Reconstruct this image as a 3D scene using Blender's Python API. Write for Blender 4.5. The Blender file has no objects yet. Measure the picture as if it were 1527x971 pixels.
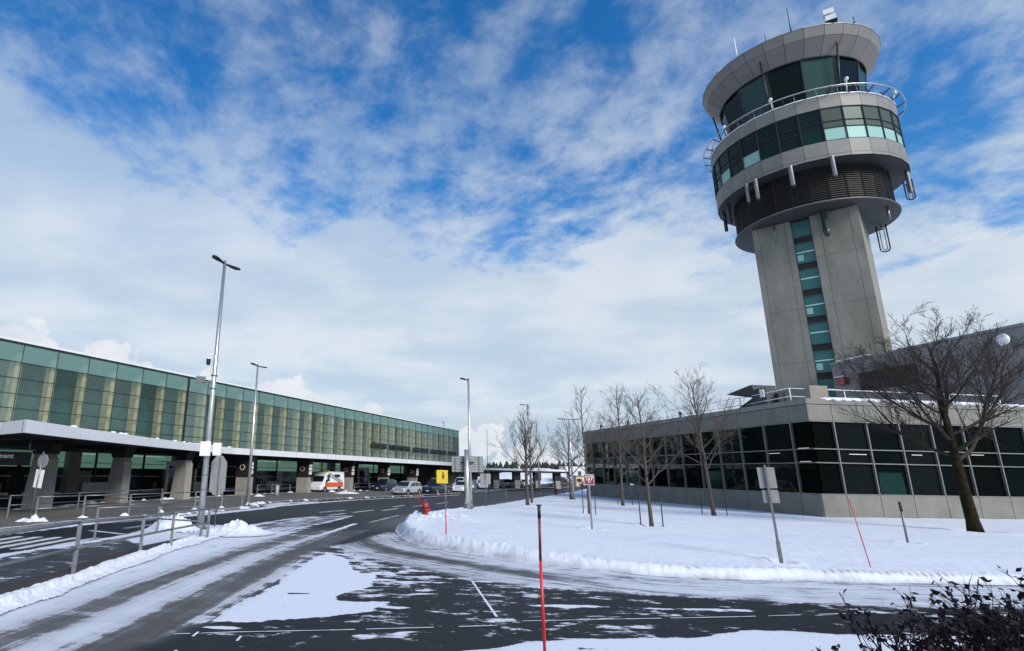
import bpy, math, random
import numpy as np
from mathutils import Vector, Matrix
random.seed(7)
RNG = np.random.RandomState(5)
PI = math.pi
R = math.radians
scene = bpy.context.scene
COL = scene.collection

# ------------------------------------------------------------------ helpers
class MB:
    """collects shapes, build() links them as ONE mesh object"""
    def __init__(s): s.v = []; s.f = []; s.sm = []
    def add(s, vs, fs, smooth=False):
        n = len(s.v); s.v += [tuple(map(float, p)) for p in vs]
        s.f += [tuple(i + n for i in q) for q in fs]; s.sm += [smooth] * len(fs)
        return s
    def box(s, c, d, rz=0.0, rx=0.0):
        hx, hy, hz = d[0] / 2, d[1] / 2, d[2] / 2
        P = []
        for x, y, z in [(-1,-1,-1),(1,-1,-1),(1,1,-1),(-1,1,-1),(-1,-1,1),(1,-1,1),(1,1,1),(-1,1,1)]:
            X, Y, Z = x * hx, y * hy, z * hz
            if rx: Y, Z = Y * math.cos(rx) - Z * math.sin(rx), Y * math.sin(rx) + Z * math.cos(rx)
            if rz: X, Y = X * math.cos(rz) - Y * math.sin(rz), X * math.sin(rz) + Y * math.cos(rz)
            P.append((c[0] + X, c[1] + Y, c[2] + Z))
        return s.add(P, [(0,3,2,1),(4,5,6,7),(0,1,5,4),(1,2,6,5),(2,3,7,6),(3,0,4,7)])
    def prism(s, poly, z0, z1):
        n = len(poly)
        a = sum(poly[i][0]*poly[(i+1)%n][1]-poly[(i+1)%n][0]*poly[i][1] for i in range(n))
        if a < 0: poly = poly[::-1]
        V = [(p[0], p[1], z0) for p in poly] + [(p[0], p[1], z1) for p in poly]
        return s.add(V, [tuple(range(n))[::-1], tuple(range(n, 2*n))] + [(i, (i+1) % n, n + (i+1) % n, n + i) for i in range(n)])
    def extrude(s, prof, y0, y1, axis='y'):
        """profile in x-z extruded along y"""
        n = len(prof)
        V = [(p[0], y0, p[1]) for p in prof] + [(p[0], y1, p[1]) for p in prof]
        return s.add(V, [tuple(range(n)), tuple(range(n, 2*n))[::-1]] + [(i, n + i, n + (i+1) % n, (i+1) % n) for i in range(n)])
    def tube(s, pts, rad, n=8, smooth=True, caps=True):
        pts = [Vector(p) for p in pts]
        if not hasattr(rad, '__len__'): rad = [rad] * len(pts)
        V = []; F = []
        up = None
        for i, p in enumerate(pts):
            d = (pts[min(i+1, len(pts)-1)] - pts[max(i-1, 0)])
            if d.length < 1e-9: d = Vector((0, 0, 1))
            d.normalize()
            if up is None:
                up = Vector((1, 0, 0)) if abs(d.x) < .9 else Vector((0, 1, 0))
            a = d.cross(up)
            if a.length < 1e-6: a = d.cross(Vector((0, 1, .1)))
            a.normalize(); b = d.cross(a); up = b.cross(d) * 1.0; up = -a.cross(d) if False else up
            up = a.cross(d)
            for k in range(n):
                t = 2 * PI * k / n
                V.append(p + (a * math.cos(t) + b * math.sin(t)) * rad[i])
        for i in range(len(pts) - 1):
            for k in range(n):
                F.append((i*n+k, i*n+(k+1) % n, (i+1)*n+(k+1) % n, (i+1)*n+k))
        s.add(V, F, smooth)
        if caps:
            m = len(s.v) - len(V)
            s.f += [tuple(m + k for k in range(n))[::-1], tuple(m + (len(pts)-1)*n + k for k in range(n))]; s.sm += [False, False]
        return s
    def lathe(s, prof, c=(0, 0, 0), n=24, a0=0.0, smooth=True, rev=False):
        V = []; F = []
        for r, z in prof:
            for k in range(n):
                t = a0 + 2 * PI * k / n
                V.append((c[0] + r * math.cos(t), c[1] + r * math.sin(t), c[2] + z))
        for i in range(len(prof) - 1):
            for k in range(n):
                q = (i*n+k, i*n+(k+1) % n, (i+1)*n+(k+1) % n, (i+1)*n+k)
                F.append(q[::-1] if rev else q)
        return s.add(V, F, smooth)
    def ring(s, c, r, tr, n=64, m=6, a0=0, a1=2*PI):
        full = abs(a1 - a0 - 2*PI) < 1e-6
        k = n if full else n + 1
        V = []; F = []
        for i in range(k):
            t = a0 + (a1 - a0) * i / n
            for j in range(m):
                q = 2 * PI * j / m
                rr = r + tr * math.cos(q)
                V.append((c[0] + rr * math.cos(t), c[1] + rr * math.sin(t), c[2] + tr * math.sin(q)))
        for i in range(n if full else n):
            i2 = (i + 1) % k
            for j in range(m): F.append((i*m+j, i2*m+j, i2*m+(j+1) % m, i*m+(j+1) % m))
        return s.add(V, F, True)
    def ball(s, c, r, n=10, sq=(1, 1, 1)):
        prof = [(max(1e-3, math.sin(PI*i/n)), -math.cos(PI*i/n)) for i in range(n+1)]
        V = []; F = []
        for a, z in prof:
            for k in range(n*2):
                t = PI * k / n
                V.append((c[0]+a*math.cos(t)*r*sq[0], c[1]+a*math.sin(t)*r*sq[1], c[2]+z*r*sq[2]))
        for i in range(n):
            for k in range(2*n): F.append((i*2*n+k, i*2*n+(k+1) % (2*n), (i+1)*2*n+(k+1) % (2*n), (i+1)*2*n+k))
        return s.add(V, F, True)
    def quad(s, a, b, c, d): return s.add([a, b, c, d], [(0, 1, 2, 3)])
    def build(s, name, mat, parent=None, loc=None, off=None, bevel=0):
        me = bpy.data.meshes.new(name)
        V = s.v
        if off is not None: V = [(p[0]-off[0], p[1]-off[1], p[2]-off[2]) for p in V]
        me.from_pydata(V, [], s.f)
        me.polygons.foreach_set('use_smooth', s.sm)
        me.materials.append(mat)
        me.update()
        o = bpy.data.objects.new(name, me); COL.objects.link(o)
        if parent is not None: o.parent = parent
        if loc is not None: o.location = loc
        if bevel:
            b = o.modifiers.new('bevel', 'BEVEL'); b.width = bevel; b.segments = 2; b.limit_method = 'ANGLE'
        return o

def tag(o, label=None, cat=None, group=None, kind=None):
    if label: o['label'] = label
    if cat: o['category'] = cat
    if group: o['group'] = group
    if kind: o['kind'] = kind
    return o

def thing(name, label, cat, loc=(0, 0, 0), rz=0.0, group=None):
    o = bpy.data.objects.new(name, None); COL.objects.link(o)
    o.location = loc; o.rotation_euler = (0, 0, rz); o.empty_display_size = .3
    return tag(o, label, cat, group)

def copy_tree(o, loc=None, rz=None, label=None, parent=None):
    c = o.copy(); COL.objects.link(c)
    if parent is not None: c.parent = parent
    if loc is not None: c.location = loc
    if rz is not None: c.rotation_euler = (0, 0, rz)
    if label: c['label'] = label
    for ch in list(o.children): copy_tree(ch, parent=c)
    return c

def lin(c):
    return tuple(((x/255)/12.92 if x/255 <= .04045 else ((x/255+.055)/1.055)**2.4) for x in c)

# ------------------------------------------------------------------ materials
def nt(name):
    m = bpy.data.materials.new(name); m.use_nodes = True
    t = m.node_tree; b = t.nodes['Principled BSDF']
    return m, t, b

def pbr(name, col, rough=.6, metal=0.0, var=.12, vscale=1.5, bump=0.0, bscale=20, spec=.5, coat=0, streak=0.0):
    m, t, b = nt(name)
    N, L = t.nodes, t.links
    b.inputs['Roughness'].default_value = rough; b.inputs['Metallic'].default_value = metal
    b.inputs['Specular IOR Level'].default_value = spec
    if coat: b.inputs['Coat Weight'].default_value = coat; b.inputs['Coat Roughness'].default_value = .05
    tc = N.new('ShaderNodeNewGeometry')
    n1 = N.new('ShaderNodeTexNoise'); n1.inputs['Scale'].default_value = vscale; n1.inputs['Detail'].default_value = 6; n1.inputs['Roughness'].default_value = .65
    mp = N.new('ShaderNodeMapping'); L.new(tc.outputs['Position'], mp.inputs[0]); L.new(mp.outputs[0], n1.inputs['Vector'])
    if streak: mp.inputs['Scale'].default_value = (1, 1, streak)
    r = N.new('ShaderNodeMapRange'); r.inputs[1].default_value = .3; r.inputs[2].default_value = .7
    r.inputs[3].default_value = 1 - var; r.inputs[4].default_value = 1 + var
    L.new(n1.outputs['Fac'], r.inputs[0])
    mx = N.new('ShaderNodeVectorMath'); mx.operation = 'SCALE'; mx.inputs[0].default_value = col[:3]
    L.new(r.outputs[0], mx.inputs['Scale']); L.new(mx.outputs[0], b.inputs['Base Color'])
    if bump:
        n2 = N.new('ShaderNodeTexNoise'); n2.inputs['Scale'].default_value = bscale; n2.inputs['Detail'].default_value = 5
        L.new(tc.outputs['Position'], n2.inputs['Vector'])
        bp = N.new('ShaderNodeBump'); bp.inputs['Strength'].default_value = bump; bp.inputs['Distance'].default_value = .02
        L.new(n2.outputs['Fac'], bp.inputs['Height']); L.new(bp.outputs[0], b.inputs['Normal'])
    return m

def glass_mat(name, tint, alpha, refl=(.8, .9, .9), rough=.03, body=(.02, .04, .04), ior=1.45):
    """architectural pane: part see-through tint, part body colour, glossy on top"""
    m = bpy.data.materials.new(name); m.use_nodes = True
    t = m.node_tree; N, L = t.nodes, t.links; N.clear()
    out = N.new('ShaderNodeOutputMaterial')
    tr = N.new('ShaderNodeBsdfTransparent'); tr.inputs[0].default_value = (*tint, 1)
    df = N.new('ShaderNodeBsdfDiffuse'); df.inputs[0].default_value = (*body, 1)
    gl = N.new('ShaderNodeBsdfGlossy'); gl.inputs[0].default_value = (*refl, 1); gl.inputs['Roughness'].default_value = rough
    m1 = N.new('ShaderNodeMixShader'); m1.inputs[0].default_value = alpha
    L.new(df.outputs[0], m1.inputs[1]); L.new(tr.outputs[0], m1.inputs[2])
    fr = N.new('ShaderNodeFresnel'); fr.inputs[0].default_value = ior
    # slightly wavy panes
    tc = N.new('ShaderNodeNewGeometry'); nz = N.new('ShaderNodeTexNoise'); nz.inputs['Scale'].default_value = .6
    L.new(tc.outputs['Position'], nz.inputs['Vector'])
    bp = N.new('ShaderNodeBump'); bp.inputs['Strength'].default_value = .08; bp.inputs['Distance'].default_value = .1
    L.new(nz.outputs['Fac'], bp.inputs['Height']); L.new(bp.outputs[0], gl.inputs['Normal'])
    m2 = N.new('ShaderNodeMixShader'); L.new(fr.outputs[0], m2.inputs[0]); L.new(m1.outputs[0], m2.inputs[1]); L.new(gl.outputs[0], m2.inputs[2])
    L.new(m2.outputs[0], out.inputs[0])
    return m

M = {}
M['panel'] = pbr('aluminium_panel', (.185, .185, .168), .5, .0, .14, .5, spec=.35)
M['panel_low'] = pbr('facade_panel', (.185, .187, .165), .6, 0, .16, .8, spec=.25)
M['coping'] = pbr('coping_metal', (.22, .22, .22), .5, .2, .08)
M['joint'] = pbr('joint_dark', (.02, .02, .022), .8)
M['concrete'] = pbr('shaft_concrete', (.22, .215, .182), .85, 0, .24, .6, .25, 14, .3, streak=.35)
M['col_conc'] = pbr('column_concrete', (.27, .26, .235), .85, 0, .22, .8, .3, 12, .3, streak=.4)
M['beige'] = pbr('beige_concrete', (.62, .50, .34), .8, 0, .18, .9)
M['soffit'] = pbr('soffit_grey', (.045, .05, .051), .6, 0, .2, .4)
M['louver'] = pbr('louver_dark', (.022, .021, .019), .55, .1, .15)
M['louver_back'] = pbr('louver_void', (.006, .006, .006), .9)
M['black'] = pbr('matte_black', (.008, .008, .009), .7)
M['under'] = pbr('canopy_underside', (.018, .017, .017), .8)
M['frame'] = pbr('mullion_grey', (.20, .195, .185), .45, .5, .1)
M['frame_dark'] = pbr('mullion_dark', (.03, .03, .03), .4, .3, .1)
M['frame_green'] = pbr('curtain_wall_rail', (.045, .075, .07), .4, .4, .1)
M['white'] = pbr('white_metal', (.78, .79, .80), .4, 0, .05)
M['fascia'] = pbr('canopy_fascia', (.66, .68, .71), .45, .0, .05)
M['galv'] = pbr('galvanised_steel', (.20, .21, .22), .42, .65, .18, 6)
M['galv_dark'] = pbr('weathered_steel', (.16, .165, .17), .5, .5, .2, 8)
M['alu'] = pbr('pole_aluminium', (.55, .54, .51), .33, .8, .12, 4)
M['darkmetal'] = pbr('dark_metal', (.03, .032, .035), .45, .4, .1)
M['signback'] = pbr('sign_back', (.27, .28, .275), .5, .4, .1, 3)
M['bark'] = pbr('bark', (.085, .072, .06), .9, 0, .3, 7, .6, 25, .2)
M['bark_moss'] = pbr('bark_wet', (.020, .017, .010), .95, 0, .6, 4, .8, 18, .05)
M['twig'] = pbr('twig', (.080, .070, .062), .9, 0, .25, 5, spec=.2)
M['twig_dark'] = pbr('twig_dark', (.038, .031, .027), .9, 0, .25, 5, spec=.2)
M['shrub'] = pbr('shrub_twig', (.014, .010, .013), .9, 0, .3, 5, spec=.2)
M['shrubleaf'] = pbr('withered_leaf', (.016, .010, .016), .8, 0, .4, 9, spec=.3)
M['red'] = pbr('hydrant_red', (.30, .014, .012), .45, 0, .15, 5)
M['stake_red'] = pbr('stake_red', (.60, .02, .03), .35, 0, .1, 4)
M['stake_black'] = pbr('stake_black', (.012, .012, .02), .4)
M['yellow'] = pbr('sign_yellow', (.60, .45, .02), .45, 0, .08, 4)
M['signred'] = pbr('sign_maroon', (.17, .02, .03), .5)
M['signwhite'] = pbr('sign_white', (.75, .74, .74), .5)
M['asph_side'] = pbr('kerb_concrete', (.21, .20, .185), .85, 0, .25, 2, .3, 30, .3)
M['rubber'] = pbr('tyre_rubber', (.015, .015, .015), .8)
M['rim'] = pbr('alloy_rim', (.35, .35, .36), .35, .7)
M['carglass'] = pbr('car_glass', (.012, .014, .018), .06, 0, 0, spec=.5)
M['chrome'] = pbr('chrome_trim', (.6, .6, .62), .2, .9)
M['headlamp'] = pbr('headlamp_lens', (.7, .7, .68), .15, .3)
M['plastic'] = pbr('black_plastic', (.02, .02, .022), .55)
for k, c in dict(silver=(.42, .45, .48), navy=(.018, .024, .035), carwhite=(.74, .76, .78), orange=(.62, .10, .02), maroon=(.20, .015, .02), bluecar=(.012, .022, .05), greycar=(.05, .052, .055)).items():
    M[k] = pbr('paint_' + k, c, .35, .25 if k in ('silver', 'greycar') else 0, .05, 2, coat=.6)
M['shopgreen'] = glass_mat('shopfront_glowing_glass', (.30, .42, .36), .25, body=(.12, .24, .19), rough=.05, ior=1.3)
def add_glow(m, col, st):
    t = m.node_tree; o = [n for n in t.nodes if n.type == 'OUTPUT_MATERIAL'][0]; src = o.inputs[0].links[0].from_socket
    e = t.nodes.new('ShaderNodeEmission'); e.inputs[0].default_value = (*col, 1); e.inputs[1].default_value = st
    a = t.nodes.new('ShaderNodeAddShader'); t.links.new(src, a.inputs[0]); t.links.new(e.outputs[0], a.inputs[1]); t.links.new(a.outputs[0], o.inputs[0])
add_glow(M['shopgreen'], (.22, .46, .34), .30)  # emission added to the panes to brighten them under the canopy
M['lightstrip'] = pbr('ceiling_light_strip', (.8, .8, .78), .5); M['lightstrip'].node_tree.nodes['Principled BSDF'].inputs['Emission Color'].default_value = (1, .97, .9, 1); M['lightstrip'].node_tree.nodes['Principled BSDF'].inputs['Emission Strength'].default_value = 3.0
M['lightstreak'] = pbr('glass_light_streak', (.5, .5, .5), .5); M['lightstreak'].node_tree.nodes['Principled BSDF'].inputs['Emission Color'].default_value = (1, .97, .9, 1); M['lightstreak'].node_tree.nodes['Principled BSDF'].inputs['Emission Strength'].default_value = .5
M['shopclear'] = glass_mat('shopfront_clear_glass', (.55, .62, .58), .8, body=(.05, .08, .07), rough=.05, ior=1.35)
M['curtain'] = glass_mat('curtain_wall_glass', (.80, .86, .80), .78, refl=(.75, .95, .9), body=(.24, .36, .33), rough=.06, ior=1.25)
M['curtain_top'] = glass_mat('curtain_wall_top_glass', (.6, .78, .75), .45, refl=(.75, .95, .9), body=(.22, .38, .36), rough=.06, ior=1.25)
M['curtain2'] = glass_mat('curtain_wall_glass_pale', (.80, .86, .80), .68, refl=(.75, .95, .9), body=(.27, .40, .36), rough=.06, ior=1.25)
M['curtain3'] = glass_mat('curtain_wall_glass_dark', (.74, .82, .76), .84, refl=(.75, .95, .9), body=(.18, .30, .28), rough=.06, ior=1.25)
M['hallback'] = pbr('hall_inner_wall', (.04, .11, .115), .6, 0, .4, .5, streak=3)
M['blackglass'] = glass_mat('black_glass', (0, 0, 0), 0, refl=(.16, .18, .18), body=(.003, .004, .004), rough=.02, ior=1.16)
M['blackglass2'] = glass_mat('black_glass_reflective', (0, 0, 0), 0, refl=(.26, .30, .30), body=(.006, .009, .009), rough=.03, ior=1.2)  # more reflective pane variant with a slightly paler body
M['blackglass3'] = glass_mat('black_glass_green', (0, 0, 0), 0, refl=(.16, .2, .19), body=(.003, .006, .006), rough=.02, ior=1.18)
M['tealglass'] = glass_mat('teal_glass', (0, 0, 0), 0, refl=(.6, .75, .7), body=(.008, .028, .026), rough=.04, ior=1.2)
M['twrdark'] = glass_mat('tower_dark_glass', (0, 0, 0), 0, refl=(.65, .8, .8), body=(.006, .014, .016), rough=.03, ior=1.28)
M['twrmid'] = glass_mat('tower_mid_glass', (0, 0, 0), 0, refl=(.40, .5, .46), body=(.065, .085, .075), rough=.3, ior=1.3)
M['twrlite'] = glass_mat('tower_pale_glass', (0, 0, 0), 0, refl=(.5, .6, .6), body=(.28, .46, .42), rough=.3, ior=1.25)
M['cabglass'] = glass_mat('cab_glass', (.50, .72, .70), .97, refl=(.6, .8, .8), body=(.02, .05, .05), rough=.02, ior=1.22)
M['stairglass'] = glass_mat('stair_glass', (0, 0, 0), 0, refl=(.6, .8, .8), body=(.045, .13, .13), rough=.04, ior=1.3)
M['stairlite'] = pbr('stair_bright_blind', (.42, .62, .60), .5)
M['lampglow'] = pbr('beacon_lens', (.7, .72, .72), .3)
M['skin'] = pbr('skin', (.35, .2, .14), .6)
M['darkcloth'] = pbr('dark_cloth', (.012, .012, .014), .9)
M['paleCloth'] = pbr('pale_trousers', (.35, .34, .33), .9)
M['treeline'] = pbr('far_evergreens', (.02, .03, .025), .9, 0, .4, .6)
M['lettering'] = pbr('dark_lettering', (.010, .016, .016), .6)

def snow_material():
    m, t, b = nt('snow')
    N, L = t.nodes, t.links
    g = N.new('ShaderNodeNewGeometry')
    n = N.new('ShaderNodeTexNoise'); n.inputs['Scale'].default_value = .5; n.inputs['Detail'].default_value = 7
    L.new(g.outputs['Position'], n.inputs['Vector'])
    cr = N.new('ShaderNodeMix'); cr.data_type = 'RGBA'; cr.inputs[6].default_value = (.64, .68, .745, 1); cr.inputs[7].default_value = (.72, .75, .80, 1)
    L.new(n.outputs['Fac'], cr.inputs[0])
    at = N.new('ShaderNodeAttribute'); at.attribute_name = 'dirt'
    c2 = N.new('ShaderNodeMix'); c2.data_type = 'RGBA'; c2.inputs[7].default_value = (.20, .19, .18, 1)
    L.new(at.outputs['Fac'], c2.inputs[0]); L.new(cr.outputs[2], c2.inputs[6]); L.new(c2.outputs[2], b.inputs['Base Color'])
    b.inputs['Roughness'].default_value = .75; b.inputs['Specular IOR Level'].default_value = .2
    n2 = N.new('ShaderNodeTexNoise'); n2.inputs['Scale'].default_value = 5; n2.inputs['Detail'].default_value = 9; n2.inputs['Roughness'].default_value = .6
    L.new(g.outputs['Position'], n2.inputs['Vector'])
    bp = N.new('ShaderNodeBump'); bp.inputs['Strength'].default_value = .35; bp.inputs['Distance'].default_value = .06
    L.new(n2.outputs['Fac'], bp.inputs['Height']); L.new(bp.outputs[0], b.inputs['Normal'])
    return m
M['snow'] = snow_material()

def road_material(name, asph=(.018, .0195, .021), cover='snow', dry=(.13, .125, .12)):
    """asphalt partly covered by thin snow; cover amount, streak direction and slush come from mesh attributes"""
    m, t, b = nt(name)
    N, L = t.nodes, t.links
    def math_(op, a, c=None, clamp=False):
        n = N.new('ShaderNodeMath'); n.operation = op; n.use_clamp = clamp
        for i, x in enumerate((a, c)):
            if x is None: continue
            if hasattr(x, 'links'): L.new(x, n.inputs[i])
            else: n.inputs[i].default_value = x
        return n.outputs[0]
    g = N.new('ShaderNodeNewGeometry')
    def attr(nm):
        a = N.new('ShaderNodeAttribute'); a.attribute_name = nm; return a
    A = attr('snow').outputs['Fac']; U = attr('streakuv').outputs['Vector']; SA = attr('streakamt').outputs['Fac']; DR = attr('slush').outputs['Fac']; MK = attr('paint').outputs['Fac']
    def noise(vec, sc, det=6, rough=.6, scale3=None, dist=0):
        n = N.new('ShaderNodeTexNoise'); n.inputs['Scale'].default_value = sc; n.inputs['Detail'].default_value = det; n.inputs['Roughness'].default_value = rough
        n.inputs['Distortion'].default_value = dist
        if scale3:
            mp = N.new('ShaderNodeMapping'); mp.inputs['Scale'].default_value = scale3; L.new(vec, mp.inputs[0]); vec = mp.outputs[0]
        L.new(vec, n.inputs['Vector']); return n.outputs['Fac']
    nA = noise(g.outputs['Position'], 1.35, 9, .62, (.75, 1.15, 1), .4)
    nB = noise(g.outputs['Position'], 9, 5, .6)
    nC = noise(g.outputs['Position'], 3.4, 8, .68, (.42, 1.25, 1), .6)
    nS = noise(U, 1.0, 7, .62, (5.5, .16, 1))
    v = math_('ADD', A, math_('MULTIPLY', math_('SUBTRACT', nA, .5), 1.25))
    v = math_('ADD', v, math_('MULTIPLY', math_('SUBTRACT', nB, .5), .30))
    v = math_('ADD', v, math_('MULTIPLY', math_('MULTIPLY', math_('SUBTRACT', nC, .5), math_('SUBTRACT', 1.0, SA, True)), math_('MULTIPLY', math_('MINIMUM', A, .35), 3.6)))
    v = math_('ADD', v, math_('MULTIPLY', math_('MULTIPLY', math_('SUBTRACT', nS, .5), SA), 3.4))
    nS2 = noise(U, 1.0, 5, .6, (21, .45, 1))
    v = math_('ADD', v, math_('MULTIPLY', math_('MULTIPLY', math_('SUBTRACT', nS2, .5), SA), 1.5))
    mr = N.new('ShaderNodeMapRange'); mr.interpolation_type = 'SMOOTHSTEP'; mr.inputs[1].default_value = .44; mr.inputs[2].default_value = .60
    L.new(v, mr.inputs[0]); fac = mr.outputs[0]
    # wide soft transition where snow is worn to slush
    mr2 = N.new('ShaderNodeMapRange'); mr2.inputs[1].default_value = .05; mr2.inputs[2].default_value = .95; L.new(v, mr2.inputs[0])
    f = N.new('ShaderNodeMix'); L.new(SA, f.inputs[0]); L.new(fac, f.inputs[2]); L.new(mr2.outputs[0], f.inputs[3])
    fac = f.outputs[0]
    n5 = noise(g.outputs['Position'], .7, 6, .6); n6 = noise(g.outputs['Position'], 60, 3, .6)
    ac = N.new('ShaderNodeMix'); ac.data_type = 'RGBA'; ac.inputs[6].default_value = (*[c*.6 for c in asph], 1); ac.inputs[7].default_value = (*[c*1.5 for c in asph], 1)
    L.new(math_('ADD', math_('MULTIPLY', n5, .75), math_('MULTIPLY', n6, .25)), ac.inputs[0])
    dc = N.new('ShaderNodeMix'); dc.data_type = 'RGBA'; dc.inputs[7].default_value = (*dry, 1)
    L.new(DR, dc.inputs[0]); L.new(ac.outputs[2], dc.inputs[6])
    pk = N.new('ShaderNodeMix'); pk.data_type = 'RGBA'; pk.inputs[7].default_value = (.62, .63, .62, 1)
    L.new(math_('MULTIPLY', MK, math_('SUBTRACT', 1.45, nB), True), pk.inputs[0]); L.new(dc.outputs[2], pk.inputs[6])
    sc = N.new('ShaderNodeMix'); sc.data_type = 'RGBA'; sc.inputs[6].default_value = (.66, .70, .77, 1); sc.inputs[7].default_value = (.22, .21, .20, 1)
    L.new(math_('MULTIPLY', DR, .8), sc.inputs[0])
    fin = N.new('ShaderNodeMix'); fin.data_type = 'RGBA'; L.new(fac, fin.inputs[0]); L.new(pk.outputs[2], fin.inputs[6]); L.new(sc.outputs[2], fin.inputs[7])
    L.new(fin.outputs[2], b.inputs['Base Color'])
    rr = N.new('ShaderNodeMapRange'); rr.inputs[3].default_value = .6; rr.inputs[4].default_value = .8; L.new(fac, rr.inputs[0])
    L.new(rr.outputs[0], b.inputs['Roughness']); b.inputs['Specular IOR Level'].default_value = .12
    bp = N.new('ShaderNodeBump'); bp.inputs['Strength'].default_value = .6; bp.inputs['Distance'].default_value = .04
    h = math_('ADD', math_('MULTIPLY', fac, 1.0), math_('MULTIPLY', math_('ADD', nB, math_('MULTIPLY', n6, .3)), .35))
    h = math_('ADD', h, math_('MULTIPLY', nS, .5))
    L.new(h, bp.inputs['Height']); L.new(bp.outputs[0], b.inputs['Normal'])
    return m
M['road'] = road_material('road_surface')
M['walk'] = road_material('pavement_surface', asph=(.10, .098, .09), dry=(.17, .16, .14))

# ------------------------------------------------------------------ numpy fields
def vnoise(x, y, seed=0):
    xi = np.floor(x).astype(np.int64); yi = np.floor(y).astype(np.int64)
    xf = x - xi; yf = y - yi
    u = xf*xf*(3-2*xf); v = yf*yf*(3-2*yf)
    def h(a, b):
        n = (a * 374761393 + b * 668265263 + seed * 974634777) & 0xffffffff
        n = ((n ^ (n >> 13)) * 1274126177) & 0xffffffff
        return ((n ^ (n >> 16)) & 0xffff) / 65535.0
    return (h(xi, yi)*(1-u)+h(xi+1, yi)*u)*(1-v) + (h(xi, yi+1)*(1-u)+h(xi+1, yi+1)*u)*v
def fbm(x, y, sc=1, o=4, seed=0):
    r = 0; a = .5; t = 0
    for i in range(o):
        th = .6+i*1.1; cx0, sx0 = math.cos(th), math.sin(th)
        r = r + a*vnoise((x*cx0-y*sx0)*sc+i*3.7, (x*sx0+y*cx0)*sc+i*9.1, seed+i*17); t += a; a *= .5; sc *= 2.03
    return r/t - .5
def seg_dist(X, Y, P):
    """distance to polyline, arc length of the nearest point, signed side"""
    best = np.full(X.shape, 1e9); arc = np.zeros(X.shape); side = np.zeros(X.shape); L = 0
    for (x0, y0), (x1, y1) in zip(P[:-1], P[1:]):
        dx, dy = x1-x0, y1-y0; l = math.hypot(dx, dy)
        if l < 1e-9: continue
        t = np.clip(((X-x0)*dx+(Y-y0)*dy)/(l*l), 0, 1)
        ex, ey = X-x0-t*dx, Y-y0-t*dy; d = np.hypot(ex, ey)
        m = d < best
        best = np.where(m, d, best); arc = np.where(m, L+t*l, arc); side = np.where(m, np.sign(dx*ey-dy*ex), side)
        L += l
    return best, arc, side
def poly_sdf(X, Y, P):
    """positive inside"""
    d, _, _ = seg_dist(X, Y, P + [P[0]])
    ins = np.zeros(X.shape, bool); n = len(P); j = n-1
    for i in range(n):
        xi, yi = P[i]; xj, yj = P[j]
        c = ((yi > Y) != (yj > Y)) & (X < (xj-xi)*(Y-yi)/(yj-yi+1e-12)+xi)
        ins ^= c; j = i
    return np.where(ins, d, -d)
def sstep(a, b, x):
    t = np.clip((x-a)/(b-a), 0, 1); return t*t*(3-2*t)
def smooth_line(P, k=2, closed=False):
    for _ in range(k):
        Q = [] if closed else [P[0]]
        rng = range(len(P)) if closed else range(len(P)-1)
        for i in rng:
            a, b = P[i], P[(i+1) % len(P)]
            Q += [(a[0]*.75+b[0]*.25, a[1]*.75+b[1]*.25), (a[0]*.25+b[0]*.75, a[1]*.25+b[1]*.75)]
        if not closed: Q.append(P[-1])
        P = Q
    return P

BANK = [(60,17.5),(30,16.0),(17.08,15.72),(13.02,15.69),(9.56,15.83),(7.84,15.96),(7.09,16.31),(6.1,17.0),(4.71,18.0),(3.45,19.5),(2.19,20.9),(1.46,22.2),(0.98,23.9),(0.76,26.36),(0.92,29.57),(1.72,33.32),(3.11,37.0),(6.6,42.96),(9.4,48.4),(15.81,62.0),(23.78,77.8),(40.68,114.5)]
BANKS = smooth_line(BANK, 2)
RIDGE = [(-6.9,4),(-7.07,9),(-7.07,11.28),(-7.03,13.0),(-7.0,14.96),(-7.04,16.99),(-6.96,19.35),(-6.86,22.52),(-6.4,25.2)]
ISL = RIDGE + [(-6.86,26.94),(-8.56,26.93),(-9.57,25.16),(-9.7,22.77),(-10.25,19.74),(-10.64,18.5),(-10.91,17.02),(-11.6,11),(-12,4)]
TRACK1 = smooth_line([(-5.9,5),(-5.73,9.3),(-5.45,11.29),(-5.3,13.39),(-5.1,15),(-4.81,16.95),(-4.43,19.48),(-3.55,23.77),(-2.3,28.58),(1.63,43.23),(8.65,60.85),(22,90),(40,125)], 2)
TRACK2 = smooth_line([(-4.3,5),(-4.08,8.15),(-3.88,9.49),(-3.74,11.27),(-3.52,12.79),(-3.3,14.39),(-3.05,17.41),(-2.65,20.25),(-2.05,22.87),(-1.1,26.89),(1.6,35.97),(6.69,51.25)], 2)
TRI = [(-1.82,19.84),(-1.08,18.36),(-0.53,15.66),(0.02,15.98),(-0.22,13.86),(-0.85,13.05),(-0.78,12.54),(0.17,12.46),(-0.21,11.54),(-1.31,11.0),(-2.31,10.63),(-2.91,10.71),(-2.85,11.91),(-2.42,14.51),(-2.23,16.88)]
ICEFAR = [(-1.5,21.12),(-0.78,19.06),(0.28,17.6),(1.38,16.3),(2.15,15.37),(3.23,14.6),(5.25,13.9),(8.05,13.35),(10.57,12.88),(13.92,12.96),(20,13.3),(40,14),(60,14.5)]
ICE = ICEFAR + BANK[:14][::1] + [(0.3,26.5),(-0.6,24)]
KERB2 = [(-17,8),(-15.9,16),(-15.5,20.9),(-15.29,23.57),(-14.58,27.18),(-12.85,30.8),(-10.82,35.06),(-9.71,38.63),(-8.77,41.3),(-9.6,43.6),(-9.5,46.0),(-7.6,50.14),(-4.39,55.5),(2.38,64.5),(9.23,75.0),(19.98,95),(33,118),(60,165)]
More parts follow.
